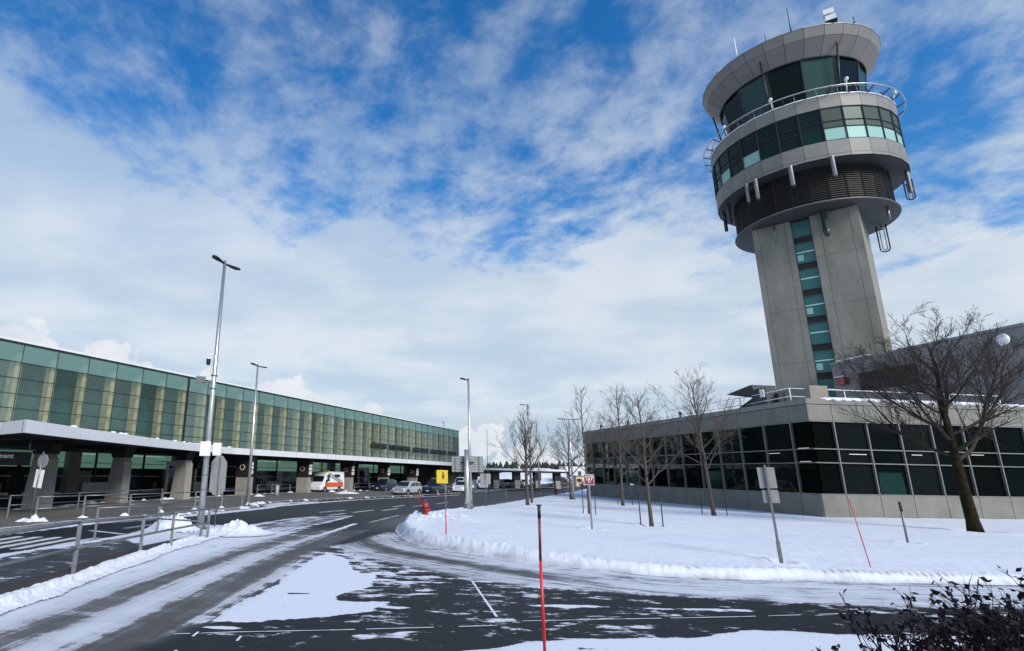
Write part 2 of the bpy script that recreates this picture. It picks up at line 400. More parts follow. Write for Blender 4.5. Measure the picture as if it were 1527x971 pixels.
ISL2_BACK = [(70,170),(38,122),(14.5,97),(4.5,84.5),(-4.5,79),(-11.0,69.3),(-15.0,60.2),(-18.4,49.5),(-21.0,42.5),(-22.2,34),(-23.5,24),(-26,10)]

def fan(r0, r1, nr, a0, a1, na):
    rr = r0*(r1/r0)**(np.arange(nr)/(nr-1)); aa = np.radians(np.linspace(a0, a1, na))
    RR, AA = np.meshgrid(rr, aa, indexing='ij')
    return RR*np.sin(AA), RR*np.cos(AA)
def grid_mesh(name, X, Y, Z, mat, keep=None, attrs=None, kind='structure', vec=None):
    nr, na = X.shape
    idx = np.arange(nr*na).reshape(nr, na)
    q = np.stack([idx[:-1,:-1], idx[:-1,1:], idx[1:,1:], idx[1:,:-1]], -1).reshape(-1, 4)[:, ::-1]
    if keep is not None:
        k = keep.reshape(-1); q = q[k[q].any(1)]
        used = np.unique(q); remap = np.full(nr*na, -1); remap[used] = np.arange(len(used)); q = remap[q]
    else: used = np.arange(nr*na)
    co = np.stack([X, Y, Z], -1).reshape(-1, 3)[used]
    me = bpy.data.meshes.new(name)
    me.vertices.add(len(co)); me.vertices.foreach_set('co', co.ravel().astype(np.float32))
    me.loops.add(q.size); me.loops.foreach_set('vertex_index', q.ravel().astype(np.int32))
    me.polygons.add(len(q)); me.polygons.foreach_set('loop_start', np.arange(0, q.size, 4, dtype=np.int32)); me.polygons.foreach_set('loop_total', np.full(len(q), 4, dtype=np.int32))
    me.update(calc_edges=True); me.validate()
    me.polygons.foreach_set('use_smooth', [True]*len(me.polygons))
    for n, a in (attrs or {}).items():
        at = me.attributes.new(n, 'FLOAT', 'POINT'); at.data.foreach_set('value', np.broadcast_to(a, X.shape).reshape(-1)[used].astype(np.float32))
    for n, (a, b) in (vec or {}).items():
        at = me.attributes.new(n, 'FLOAT_VECTOR', 'POINT')
        at.data.foreach_set('vector', np.stack([a, b, a*0], -1).reshape(-1, 3)[used].ravel().astype(np.float32))
    me.materials.append(mat)
    o = bpy.data.objects.new(name, me); COL.objects.link(o)
    if kind: o['kind'] = kind
    return o

# ------------------------------------------------------------------ ground
gm = MB(); gm.quad((-3000,-3000,-.06),(3000,-3000,-.06),(3000,3000,-.06),(-3000,3000,-.06))
go = gm.build('ground', M['snow']); tag(go, kind='structure')

X, Y = fan(2.2, 420, 900, -80, 80, 800)
dB, aB, sB = seg_dist(X, Y, BANKS)
d1, a1, _ = seg_dist(X, Y, TRACK1); d2, a2, _ = seg_dist(X, Y, TRACK2)
dR, aR, sR = seg_dist(X, Y, RIDGE)
sTRI = poly_sdf(X, Y, TRI); sICE = poly_sdf(X, Y, ICE)
dF, _, sF = seg_dist(X, Y, ICEFAR)
n1 = fbm(X, Y, .9, 5, 3); n2 = fbm(X, Y, .3, 4, 9)
nfine = fbm(X*.5, Y*1.3, 3.5, 4, 19)
snow = np.full(X.shape, .02)
samt = np.zeros(X.shape); slush = np.zeros(X.shape)
# near car park, patchy
lot = (Y < 22) & (X > -3.6)
snow = np.where(lot, .36 + n2*.22 + .13*sstep(12.2, 15.5, Y)*(X < 5) - .05*(Y < 10.6), snow)
# the snowy approach lane on the left
lane = sstep(-.2, .4, X - np.interp(Y, [0,11,20,25,28], [-7.0,-7.0,-6.9,-6.3,-5.5])) * sstep(-.3, .4, np.interp(Y, [4,9,10.7,14.5,20,24,31], [-3.9,-3.6,-3.0,-2.4,-1.95,-1.2,.8]) - X) * (1 - sstep(23, 31, Y + 1.5*n1))
snow = np.maximum(snow, lane*(.93 + .1*n1))
t1 = np.exp(-(d1/(.42+.2*sstep(17,25,Y)))**2) ; t2 = np.exp(-(d2/(.50+.25*sstep(16,25,Y)))**2)
t1b = np.exp(-(d1/.85)**2); t2b = np.exp(-(d2/.95)**2)
near = 1 - sstep(23, 31, Y)
fade1 = (.72 + .5*n1) * near; fade2 = (.90 + .5*n1) * near
slush = np.maximum(slush, .62*np.maximum(t1b, t2b)*near*lane)
# triangle of untouched snow
tri = sstep(-.12, .12, sTRI + n1*.25 + .22*fbm(X, Y, 3.2, 4, 44))
snow = np.maximum(snow, tri*.90)
snow = snow - fade1*t1*.92*lane - fade2*t2*1.0*np.maximum(lane, .6*(X < -1))
snow = np.maximum(snow, .0)
samt = np.maximum(samt, .42*lane*near)
# icy lane along the tree island, worn into curved streaks
ice = sstep(-.25, .35, sICE)
east = sstep(0, 6, X)
icel = .62 + .16*east + .1*n2
dark1 = np.exp(-((dB-1.9)/.45)**2)*(1-sstep(4.0, 6.5, X))*.55      # bare wheel path round the corner
icel = icel - dark1
snow = snow*(1-ice) + icel*ice
samt = samt*(1-ice) + .62*ice
slush = slush*(1-ice) + ice*(.14 + .25*(1-east))
# thin dark lines along the bank
ln = np.exp(-((dB-.75-.10*n1)/.10)**2)*(X > 2)*sstep(.3,.5,vnoise(aB*.25, aB*0, 7)) + .9*np.exp(-((dB-1.15-.1*n2)/.11)**2)*sstep(7,12,X)*sstep(.4,.6,vnoise(aB*.3, aB*0, 4))
snow = snow - .85*ln*(sB < 1)*(Y < 30); samt = samt*(1-.5*np.clip(ln,0,1))
# merge gore with snow streaks and road sides
GORE = [(-6.6,25.0),(-6.0,29.5),(-4.85,33.0),(-1.7,35.6),(-2.9,30.5),(-3.98,26.8),(-4.85,23.9),(-5.8,23.6)]
gr = sstep(-.3, .3, poly_sdf(X, Y, GORE)); edge = np.exp(-(poly_sdf(X, Y, GORE)/.22)**2)
snow = np.maximum(snow, np.maximum(gr*.44, edge*.75)); samt = np.maximum(samt, gr*.5)
# between the tracks further up the road
for (x0,y0,x1,y1,w) in [(-2.55,24.2,-1.3,30.2,.17),(-.55,31.2,1.1,36.5,.10)]:
    d,_,_ = seg_dist(X, Y, [(x0,y0),(x1,y1)]); snow = np.maximum(snow, np.exp(-(d/w)**2)*.95)
SN2 = [(-15.1,18),(-14.85,22.84),(-14.1,27.0),(-12.3,30.5),(-10.3,34.9),(-8.3,40.9),(-7.9,43.5),(-5.9,48.5),(-2.2,55.9),(1.9,62),(9.8,73)]
d,_,_ = seg_dist(X, Y, SN2); snow = np.maximum(snow, np.exp(-(d/(.55 - .3*sstep(45,60,Y)))**2)*1.05)
d,_,_ = seg_dist(X, Y, [(-8.4,44.2),(-8.0,47.8),(-5.6,50.5)]); snow = np.maximum(snow, np.exp(-(d/1.1)**2)*(.72+.8*n1))
# road 2 near edge by the traffic island
d,_,s_ = seg_dist(X, Y, [(-12.2,4),(-11.7,11),(-11.2,17.02),(-10.9,18.5),(-10.45,19.74),(-9.9,22.77),(-9.8,25.16),(-8.8,27.2)])
snow = np.maximum(snow, np.exp(-(d/(.5))**2)*.9)
# dirty dry verge by the island tip and round to the far road
dv = np.where(sB > 0, 99, dB); dvv = np.exp(-(np.clip(dB-.1,0,9)/1.6)**2)*sstep(24, 33, Y)
slush = np.maximum(slush, .85*dvv); snow = np.maximum(snow, dvv*.22)
slush = np.maximum(slush, .22*sstep(25, 40, Y))
# crisp foreground patches
FORE = [(1.0,9.2),(2.08,9.66),(3.13,9.98),(4.33,10.2),(5.54,10.36),(6.71,10.85),(8.52,10.6),(14,11),(14,7.6),(7,7.4),(3.29,7.9),(1.5,8.4)]
sf = poly_sdf(X, Y, FORE); snow = np.maximum(snow, sstep(-.1, .12, sf + n1*.3)*.9)
for px_, py_, rx_, ry_ in [(2.0,11.1,.75,.25),(1.5,11.6,.5,.16),(-1.75,13.1,.25,.05),(4.4,10.7,.22,.04),(.2,12.1,.7,.22),(.9,13.2,.9,.2),(1.2,14.6,.8,.22),(-.3,14.9,.6,.3),(-1.5,10.45,.9,.12),(3.9,12.4,.9,.12),(6.5,12.3,1.3,.12),(-2.6,10.3,.35,.08),(-.4,10.8,.3,.06),(-1.0,9.9,.3,.05),(0.4,10.25,.4,.06)]:
    snow = np.maximum(snow, np.exp(-(((X-px_)/rx_/1.25)**2+((Y-py_)/ry_/1.25)**2)**1.1)*(.62+1.5*n1+1.3*nfine))
snow = np.where(((X+1.75)/.28)**2+((Y-13.1)/.06)**2 < 1, 0, snow)
# painted lines
paint = np.zeros(X.shape)
def line(P, w, amt=1):
    global paint, snow
    d,_,_ = seg_dist(X, Y, P); e = 1-sstep(w*.5, w*.5+.02+.0012*np.hypot(X,Y), d)
    paint = np.maximum(paint, e*amt)
for a, b_ in [((-3.95,38.13),(-2.5,40.6)),((-3.1,35.75),(-2.3,37.6)),((-1.76,38.72),(-0.5,41.2)),((.17,41.08),(1.3,43.6)),((2.6,46.5),(3.8,49)),((5,51.5),(6.3,54)),((-4.6,33.0),(-3.9,34.6)),((1.0,45.5),(1.9,48))]: line([a, b_], .16)
for k in range(5):
    x0 = -13.9 + k*.72; line([(x0, 18.5+.2*k),(x0+.25, 22.2)], .28)
line([(-12.2,24.8),(-10.2,23.6)], .16); line([(-11.3,26),(-10.1,31)], .12, .8)
patt = dict(snow=snow, streakamt=samt, slush=slush, paint=paint)
# streak coordinates follow the bank on the icy lane and the tracks elsewhere
SU = np.where(ice > .5, dB, d1); SV = np.where(ice > .5, aB, a1)
Z = np.clip(snow, 0, 1)*.012 + .0*X
o = grid_mesh('road', X, Y, Z, M['road'], attrs=patt, vec={'streakuv': (SU, SV)})

def marking(P, w, brk):
    m = MB(); rr = random.Random(3)
    for (x0, y0), (x1, y1) in zip(P[:-1], P[1:]):
        l = math.hypot(x1-x0, y1-y0); ux, uy = (x1-x0)/l, (y1-y0)/l; q = 0
        while q < l:
            e = min(l, q+rr.uniform(.15, .6))
            if rr.random() > brk:
                a_, b_ = w*rr.uniform(.6,1.2)/2, w*rr.uniform(.6,1.2)/2; j = rr.uniform(-.006,.006)
                m.quad((x0+ux*q-uy*a_,y0+uy*q+ux*a_,.016+0*j),(x0+ux*q+uy*a_,y0+uy*q-ux*a_,.016),(x0+ux*e+uy*b_,y0+uy*e-ux*b_,.016),(x0+ux*e-uy*b_,y0+uy*e+ux*b_,.016))
            q = e
    return tag(m.build('road_marking', M['snow']), kind='structure')
marking([(2.33,15.39),(2.22,11.36)], .055, .12); marking([(-3.3,9.85),(-2.36,10.03),(-0.72,10.26),(2.1,10.74)], .035, .22); marking([(2.2,11.02),(4.2,11.31),(6.96,11.71),(10.03,12.26)], .035, .15)
marking([(-2.95,10.0),(-2.97,8.0)], .05, .3); marking([(-2.2,9.8),(-2.21,8.0)], .05, .3)
def lumpy_mask(d, l): return np.exp(-(np.clip(d, 0, 99)/.5)**2)*sstep(.02, .25, l)
# tree island: snow field with a ploughed bank at its edge
FIELD = BANK + [(75,170),(160,170),(160,18)]
Xf, Yf = fan(13.5, 190, 430, -6, 80, 620)
sd = poly_sdf(Xf, Yf, FIELD)
dE, _, _ = seg_dist(Xf, Yf, BANKS)
lump = fbm(Xf, Yf, 1.6, 5, 21); lump2 = fbm(Xf, Yf, 5.5, 4, 31); low = fbm(Xf, Yf, .12, 3, 5)
inn = sd > 0
dd = np.where(inn, dE, -dE)
dd = dd + .22*fbm(Xf, Yf, .9, 4, 50)
h = .24*sstep(-.05, .45, dd) + .10*sstep(.3, 4, dd) + .10*low*sstep(1, 5, dd)
# the bank is rough where it was ploughed: lumps
bank = np.exp(-((dd-.55)/.6)**2)
hydr = np.exp(-((Xf-2.9)**2+(Yf-31.2)**2)/3.2)
lumpy = sstep(-.15, .5, dd)*np.exp(-(np.clip(dd-.3,0,99)/.75)**2)
crumb = fbm(Xf, Yf, 3.2, 4, 41); crumb2 = fbm(Xf, Yf, 9, 3, 43)
big_ = sstep(.42, .62, vnoise(Xf*.55, Yf*.55, 66)+.15*crumb)
h += lumpy*(.05 + .12*big_*(.6-np.abs(crumb)*2) + .10*np.abs(lump2)*2 + .09*np.abs(crumb2)*2)*(.7+.8*low)*(1-.42*sstep(3,8,Xf)) + .05*bank*(Xf < 6) - .05*bank*sstep(5,9,Xf) + hydr*(.55*np.abs(lump)+.25*np.abs(lump2))*2*sstep(-.1,.4,dd)
h += (.035*lump + .05*fbm(Xf, Yf*1.8, .45, 4, 77) + .016*lump2)*sstep(.6, 2, dd)
for (tx, ty, tr_) in [(11.54,45.34,.5),(13.1,50,.5),(19.3,58.4,.6),(13.11,36.37,.4),(19.74,47.04,.5),(13.22,28.36,.45),(21.12,36.68,.5),(29.41,28.75,.85),(11.83,17.39,.3),(9.45,26.02,.3),(20.41,22.63,.3)]:
    h -= .10*np.exp(-(((Xf-tx)**2+(Yf-ty)**2)/tr_**2)**1.3); h += .04*np.exp(-((np.hypot(Xf-tx, Yf-ty)-tr_*1.5)/(tr_*.5))**2)
Zf = np.where(dd > -.12, h - .01, -.05)
dirt = np.clip(.45*np.exp(-((dd-.02)/.12)**2)*(1+lump*2) + .9*np.exp(-((dE-.38-.03*lump)/.035)**2)*sstep(.45,.6,vnoise(Xf*.7, Xf*0, 8))*(Xf > 6.5)*(Xf < 24) + .25*lumpy_mask(dd, lump2), 0, .85)
# strip of kerb showing through the bank
sf_ = grid_mesh('snow_field', Xf, Yf, Zf, M['snow'], keep=(dd > -.35), attrs=dict(dirt=dirt))

M['brick_dark'] = pbr('kerb_stone', (.06, .05, .045), .85, 0, .3, 5, .3, 30)
# kerb peeking out of the bank
# traffic island on the left (raised pavement) --------------------------------
m = MB(); m.prism(ISL, -.03, .115); tag(m.build('kerb', M['asph_side']), kind='structure')
Xi, Yi = fan(5, 29, 300, -76, -12, 330)
si = poly_sdf(Xi, Yi, ISL)
ni = fbm(Xi, Yi, 1.2, 4, 61)
sn = .30 + .12*ni + .0*Xi
sn = np.where(Yi > 19.3, np.maximum(sn, .95*sstep(-.4, .3, (Yi-20.2) + 1.2*(Xi+8.2) + ni*2)), sn)
db_, _, _ = seg_dist(Xi, Yi, ISL[9:]); sn = np.maximum(sn, .95*np.exp(-(db_/.5)**2)); sn += .12*np.exp(-(db_/1.2)**2)
sl = np.where(seg_dist(Xi, Yi, RIDGE)[0] < .75, .0, .15) + 0*Xi
o = grid_mesh('pavement', Xi, Yi, np.full(Xi.shape, .121), M['road'], keep=(si > .10), attrs=dict(snow=sn, streakamt=.12+0*Xi, slush=sl, paint=0*Xi), vec={'streakuv': (Xi, Yi)})
# dark brick band along the kerb
m = MB(); rp = [(x-.32, y) for x, y in RIDGE[1:-1]]; lp = [(x-.85, y) for x, y in RIDGE[1:-2]]
m.prism([(a, b) for a, b in rp] + lp[::-1], .1, .127)
M['brick'] = pbr('brown_paving', (.045, .033, .027), .85, 0, .3, 5, .3, 30)
tag(m.build('paving_strip', M['brick']), kind='structure')
# snow ridge along that kerb
Xr, Yr = fan(5, 31, 620, -62, -6, 560)
dr, ar, _ = seg_dist(Xr, Yr, smooth_line([(x+.06, y) for x, y in RIDGE] + [(-5.9,26.0)], 2))
wr = .34 + .5*fbm(Xr, Yr, .8, 3, 88) + .08*sstep(18, 24, Yr)
hr = np.maximum(0, 1-(dr/np.maximum(wr, .1))**2)
hz = hr*(.07 + .16*np.abs(fbm(Xr, Yr, 2.4, 4, 90)) + .22*np.abs(fbm(Xr, Yr, 7, 4, 92))*.55)*1.0
p1 = np.exp(-(((Xr+5.9)**2+(Yr-24.6)**2)/.8)); p2 = np.exp(-(((Xr+8.6)/.85)**2+((Yr-24.3)/.6)**2)**1.5)
rough = np.abs(fbm(Xr, Yr, 3, 4, 95))
hz = np.maximum(hz, p1*(.34+.9*rough)); hz = np.maximum(hz, p2*(.42+.9*rough)+.0)
o = grid_mesh('snow', Xr, Yr, hz*1.0+.02+.10*(hz > .02)*(Xr < -6.9), M['snow'], keep=(hz > .03), attrs=dict(dirt=.25*np.exp(-(hz/.06)**2)), kind='stuff')

# far pavement (the island carrying the canopy columns) -------------------------
ISL2 = KERB2 + ISL2_BACK
m = MB(); m.prism(ISL2, -.03, .125); tag(m.build('kerb', M['asph_side']), kind='structure')
Xk, Yk = fan(14, 190, 330, -75, 24, 420)
sk = poly_sdf(Xk, Yk, ISL2); dk, ak, _ = seg_dist(Xk, Yk, KERB2); nk = fbm(Xk, Yk, .8, 4, 71)
snk = .10 + 0*Xk
snk = np.maximum(snk, .9*np.exp(-(dk/.35)**2)*(ak > 10)); 
dkb, akb, _ = seg_dist(Xk, Yk, ISL2_BACK); snk = np.maximum(snk, (.70+.8*nk)*np.exp(-((dkb-1.1)/.4)**2))
lane2 = 0*Xk
o = grid_mesh('pavement', Xk, Yk, np.full(Xk.shape, .131), M['walk'], keep=(sk > .12), attrs=dict(snow=snk, streakamt=.1+0*Xk, slush=.45+.3*nk, paint=0*Xk), vec={'streakuv': (dk, ak)})
# lumps of snow along the kerbs, pole feet and railings
def lumps(name, spots, kind='stuff'):
    m = MB()
    for x, y, z, r, hh in spots:
        n = 11; rings = 5; V = []; F = []
        ph = random.random()*9
        for i in range(rings+1):
            q = i/rings
            for k in range(n):
                t = 2*PI*k/n
                rr = r*q*(1+.35*math.sin(3*t+ph)+.2*math.sin(5*t+2*ph)); zz = hh*(1-q**1.6)*(1+.5*(random.random()-.5)) if i < rings else -.02
                V.append((x+rr*math.cos(t), y+rr*math.sin(t), z+zz))
        for i in range(rings):
            for k in range(n): F.append((i*n+k, (i+1)*n+k, (i+1)*n+(k+1) % n, i*n+(k+1) % n))
        m.add(V, F, True)
    return tag(m.build(name, M['snow']), kind=kind)
spots = []
for px_, py_ in [(-16.05,27.15),(-15.04,29.44),(-13.67,31.13),(-12.82,33.94),(-11.75,36.66),(-10.72,39.05),(-9.78,42.6)]:
    spots.append((px_+.05, py_-.1, .12, .18+.14*random.random(), .10+.12*random.random()))
spots[0] = (-16.0, 27.0, .12, .30, .30); spots += [(-15.7,27.1,.12,.34,.16),(-16.4,26.9,.12,.36,.14),(-16.05,26.7,.1,.25,.2)]
for i in range(60):
    t = i/60; a = t*(len(ISL2_BACK)-1-3)+3; k = int(a); q = a-k
    p, p2_ = ISL2_BACK[k], ISL2_BACK[min(k+1, len(ISL2_BACK)-1)]
    if random.random() < .75: spots.append((p[0]+(p2_[0]-p[0])*q+1.1+random.uniform(-.3,.3), p[1]+(p2_[1]-p[1])*q, .12, .15+.35*random.random(), .05+.13*random.random()))
for i in range(40):
    k = 5+random.random()*9; j = int(k); q = k-j; p, p2_ = KERB2[j], KERB2[j+1]
    spots.append((p[0]+(p2_[0]-p[0])*q-.1, p[1]+(p2_[1]-p[1])*q, .06, .12+.2*random.random(), .06+.08*random.random()))
lumps('snow', spots)

# ------------------------------------------------------------------ control tower
TC = (50.39, 60.16); NS = 29; STEP = 2*PI/NS; PH = R(-114.7)
tw = thing('control_tower', 'tall airport control tower with concrete shaft, round office drum and flared cab roof', 'control tower', (TC[0], TC[1], 0))
def polar(r, a, z): return (r*math.cos(a), r*math.sin(a), z)
def facet_panels(m, r, z0, z1, gap=.035, t=.06, r1=None, i0=0, i1=NS, n=NS):
    r1 = r if r1 is None else r1
    st = 2*PI/n
    for i in range(i0, i1):
        a, b = PH+i*st, PH+(i+1)*st
        g0 = gap/r/2; 
        p = [polar(r, a+g0, z0+gap/2), polar(r, b-g0, z0+gap/2), polar(r1, b-g0, z1-gap/2), polar(r1, a+g0, z1-gap/2)]
        q = [polar(r-t, a+g0, z0+gap/2), polar(r-t, b-g0, z0+gap/2), polar(r1-t, b-g0, z1-gap/2), polar(r1-t, a+g0, z1-gap/2)]
        m.add(p+q, [(0,1,2,3),(7,6,5,4),(0,4,5,1),(1,5,6,2),(2,6,7,3),(3,7,4,0)])
# shaft
SA = R(-46); su = (math.cos(SA), math.sin(SA)); sn_ = (math.sin(SA), -math.cos(SA))
def SP(u, n, z): return (su[0]*u + sn_[0]*n, su[1]*u + sn_[1]*n, z)
m = MB()
def sbox(m, u0, u1, n0, n1, z0, z1):
    P = [SP(u0,n1,z0),SP(u1,n1,z0),SP(u1,n0,z0),SP(u0,n0,z0),SP(u0,n1,z1),SP(u1,n1,z1),SP(u1,n0,z1),SP(u0,n0,z1)]
    m.add(P, [(0,3,2,1),(4,5,6,7),(0,1,5,4),(1,2,6,5),(2,3,7,6),(3,0,4,7)])
core = MB(); sbox(core, -5.11, 4.46, -4.66, 4.42, 0, 31.25); core.build('shaft_core', M['joint'], tw)
zj = [0, 3.5, 9.2, 15.0, 20.9, 26.4, 31.25]
for k in range(len(zj)-1):
    z0, z1 = zj[k]+.012, zj[k+1]-.012
    for u0, u1 in [(-5.15,-4.55),(-4.53,-2.02),(-2.0,-1.42)]: sbox(m, u0+.004, u1-.004, 4.3, 4.65, z0, z1)
    for u0, u1 in [(.37,1.15),(1.17,3.72),(3.74,4.5)]: sbox(m, u0+.004, u1-.004, 4.3, 4.65, z0, z1)
    for n0, n1 in [(-4.7,-1.6),(-1.58,1.5),(1.52,4.29)]:
        sbox(m, 4.2, 4.5, n0+.004, n1-.004, z0, z1); sbox(m, -5.15, -4.9, n0+.004, n1-.004, z0, z1)
    sbox(m, -4.88, 4.18, -4.72, -4.6, z0, z1)
m.build('shaft', M['concrete'], tw)
# stair glazing: one bay per storey
z_b = [26.05-3.08*k for k in range(-1, 8)]     # spandrel bands
for k, zb in enumerate(z_b):
    top = min(zb + 3.08 - .75, 31.0); lo = zb
    w = MB(); P = [SP(-1.36,4.50,lo+.04),SP(.31,4.50,lo+.04),SP(.31,4.50,top-.03),SP(-1.36,4.50,top-.03)]; w.quad(*P)
    wo = w.build('window', M['stairglass'], tw)
    fr = MB()
    for uu in (-1.39, .34): sbox(fr, uu-.035, uu+.035, 4.42, 4.60, lo-.72, top)
    for zz in (lo, top): sbox(fr, -1.36, .31, 4.46, 4.57, zz-.035, zz+.035)
    fr.build('frame', M['frame_green'], wo)
    if k > 0:
        lt = MB(); sbox(lt, -1.33, .28, 4.505, 4.52, lo+1.22, lo+1.34); lt.build('blind', M['stairlite'], wo)
    if k % 2: 
        lt = MB(); sbox(lt, -1.3, -.75, 4.503, 4.512, lo+.3, lo+1.0); lt.build('blind', M['twrlite'], wo)
    sp = MB(); sbox(sp, -1.36, .31, 4.44, 4.49, lo-.70, lo-.04); sp.build('spandrel', M['black'], tw)
# lower soffit disc and rim
m = MB(); m.lathe([(0.01,31.28),(7.62,31.28),(7.72,31.34),(7.72,31.52),(0.01,31.56)], n=96); m.build('soffit', M['soffit'], tw)
m = MB(); m.ring((0,0,31.44), 7.74, .06, 96); m.build('rim', M['frame'], tw)
# louvered plant drum
m = MB(); m.lathe([(7.1,31.5),(7.1,35.8)], n=NS, a0=PH, smooth=False)
m.build('plant_wall', M['louver_back'], tw)
m = MB()
for j in range(16):
    z = 31.70+j*.25
    for i in range(NS):
        a, b = PH+i*STEP+.012, PH+(i+1)*STEP-.012
        m.add([polar(7.22,a,z+.13),polar(7.22,b,z+.13),polar(7.42,b,z+.03),polar(7.42,a,z+.03),polar(7.22,a,z+.09),polar(7.22,b,z+.09),polar(7.42,b,z-.05),polar(7.42,a,z-.05)],
              [(0,3,2,1),(4,5,6,7),(3,7,6,2)])
m.build('louver', M['louver'], tw)
m = MB()
for i in range(NS):
    a = PH+i*STEP
    m.tube([polar(7.44,a,31.55),polar(7.44,a,35.7)], .045, 4, False)
m.build('louver_post', M['louver'], tw)
# drum soffit
m = MB(); m.lathe([(7.0,35.7),(9.05,35.62)], n=NS, a0=PH, rev=True, smooth=False); m.build('soffit', M['soffit'], tw)
# drum shell
m = MB(); m.lathe([(9.0,35.66),(9.06,35.7),(9.06,37.62)], n=NS, a0=PH, smooth=False); m.lathe([(9.02,41.45),(9.02,43.02),(8.5,43.04)], n=NS, a0=PH, smooth=False)
m.build('drum_backing', M['joint'], tw)
m = MB()
facet_panels(m, 9.17, 35.66, 36.02); facet_panels(m, 9.17, 36.02, 37.60)
m.build('lower_panels', M['panel'], tw)
m = MB(); facet_panels(m, 9.17, 41.52, 43.02); m.build('parapet', M['panel'], tw)
m = MB(); m.lathe([(9.14,43.02),(9.22,43.02),(9.22,43.12),(9.0,43.12)], n=NS, a0=PH, smooth=False); m.build('coping', M['white'], tw)
for i in range(NS):
    a, b = PH+i*STEP, PH+(i+1)*STEP
    am = math.degrees((a+b)/2) % 360; am = am-360 if am > 180 else am
    fr = MB()
    zs = [37.62, 39.12, 39.90, 41.50]
    fr.tube([polar(9.13,a,37.6),polar(9.13,a,41.52)], .075, 4, False)
    for z in zs:
        p, q = polar(9.12,a,z), polar(9.12,b,z)
        fr.tube([p, q], .055 if z in zs[1:3] else .07, 4, False)
    w = MB(); w.quad(polar(9.07,a,39.12),polar(9.07,b,39.12),polar(9.07,b,41.5),polar(9.07,a,41.5))
    up = 'twrmid' if -112 < am < -40 else 'twrdark'  # lighter glass body on the right side stands in for reflected sky
    wo = w.build('window', M[up], tw); 
    lo_ = 'twrlite' if (-118 < am < -30 or am in () or abs(am+158) < 8 or abs(am-178) < 6) else ('tealglass' if -160 < am < -118 and i % 3 else 'twrdark')  # pale body colour stands in for sky reflection and lit interior
    l = MB(); l.quad(polar(9.07,a,37.62),polar(9.07,b,37.62),polar(9.07,b,39.12),polar(9.07,a,39.12)); l.build('lower_pane', M[lo_], wo)
    fr.build('frame', M['frame_dark'], wo)
# deck
m = MB(); m.lathe([(9.1,43.0),(.01,43.05)], n=NS, a0=PH, smooth=False); m.build('deck', M['soffit'], tw)
m = MB(); m.lathe([(6.95,43.05),(6.75,44.05)], n=14, a0=PH, smooth=False); m.build('cab_sill', M['frame'], tw)
NC = 14; CS = 2*PI/NC; CP = R(-91.4)
M['cabblack'] = glass_mat('cab_black_glass', (0, 0, 0), 0, refl=(.5, .6, .6), body=(.004, .007, .008), rough=.03, ior=1.3)
M['cabteal'] = glass_mat('cab_shaded_glass', (0, 0, 0), 0, refl=(.5, .6, .6), body=(.030, .066, .064), rough=.05, ior=1.3)
cabm = ['cabblack', 'cabteal', 'cabblack', 'cabteal', 'cabglass', 'cabglass', 'cabglass', 'cabglass', 'cabglass', 'cabteal', 'cabblack', 'cabteal', 'cabblack', 'cabteal']
for i in range(NC):
    a, b = CP+i*CS, CP+(i+1)*CS
    w = MB(); w.quad(polar(6.72,a,44.05),polar(6.72,b,44.05),polar(7.36,b,49.2),polar(7.36,a,49.2)); wo = w.build('cab_window', M[cabm[i]], tw)
    f = MB(); f.tube([polar(6.76,a,44.0),polar(7.40,a,49.25)], .06, 6, False); f.tube([polar(6.72,a,44.05),polar(6.72,b,44.05)], .05, 4, False); f.build('frame', M['frame_dark'], wo)
for i in range(0, NC, 3):
    m = MB(); a = CP+i*CS-.02; m.tube([polar(7.2,a,43.1),polar(8.3,a,50.2)], .09, 8); m.build('cab_strut', M['darkmetal'], tw)
m = MB(); m.lathe([(7.36,49.24),(.01,49.3)], n=56, rev=True); m.build('cab_ceiling', M['black'], tw)
m = MB(); m.lathe([(.01,46.3),(2.6,46.3),(2.6,43.05)], n=20, rev=True, smooth=False); m.lathe([(5.2,43.05),(5.9,44.6),(5.3,44.7),(4.9,43.05)], n=28, smooth=False)
m.box((.6,-1.2,47.2),(1.8,.3,1.2), R(30)); m.build('console', M['black'], tw)
m = MB()
for i in range(0, NC, 2):
    a = CP+(i+.5)*CS; c_ = polar(6.6,a,48.6); m.box(c_, (.1,2.2,.9), a, 0)
m.build('roller_blind', M['darkmetal'], tw)
# flared roof
m = MB()
m.lathe([(7.26,49.20),(8.62,50.80),(9.04,51.95)], n=NS, a0=PH, smooth=False); m.build('roof_backing', M['joint'], tw)
m = MB(); M['roofpanel'] = pbr('roof_panel', (.17, .162, .15), .5, 0, .10, .5)
facet_panels(m, 7.36, 49.2, 50.86, .04, .05, 8.74); facet_panels(m, 8.76, 50.86, 51.95, .04, .05, 9.15)
m.build('roof_panels', M['roofpanel'], tw)
m = MB(); m.lathe([(9.05,51.94),(9.19,51.94),(9.19,52.04),(8.9,52.12),(.01,52.3)], n=NS, a0=PH, smooth=False); m.build('roof', M['coping'], tw)
m = MB(); m.ring((0,0,49.2), 7.38, .10, 56); m.build('roof_ring', M['black'], tw)
# handrail on the deck and hanging cradle ring
m = MB(); m.ring((0,0,43.55), 9.95, .06, 96)
m.build('catwalk_ring', M['alu'], tw)
m = MB()
for i in range(NS):
    a = PH+(i+.5)*STEP
    m.tube([polar(9.05,a,43.05),polar(9.95,a,43.5)], .06, 5); m.tube([polar(9.05,a,43.6),polar(9.3,a,43.1)], .04, 5)
m.build('bracket', M['darkmetal'], tw)
m = MB(); m.ring((0,0,44.05), 9.0, .035, 96)
for i in range(NS): a = PH+i*STEP; m.tube([polar(9.0,a,43.05),polar(9.0,a,44.05)], .03, 5)
m.build('railing', M['galv'], tw)
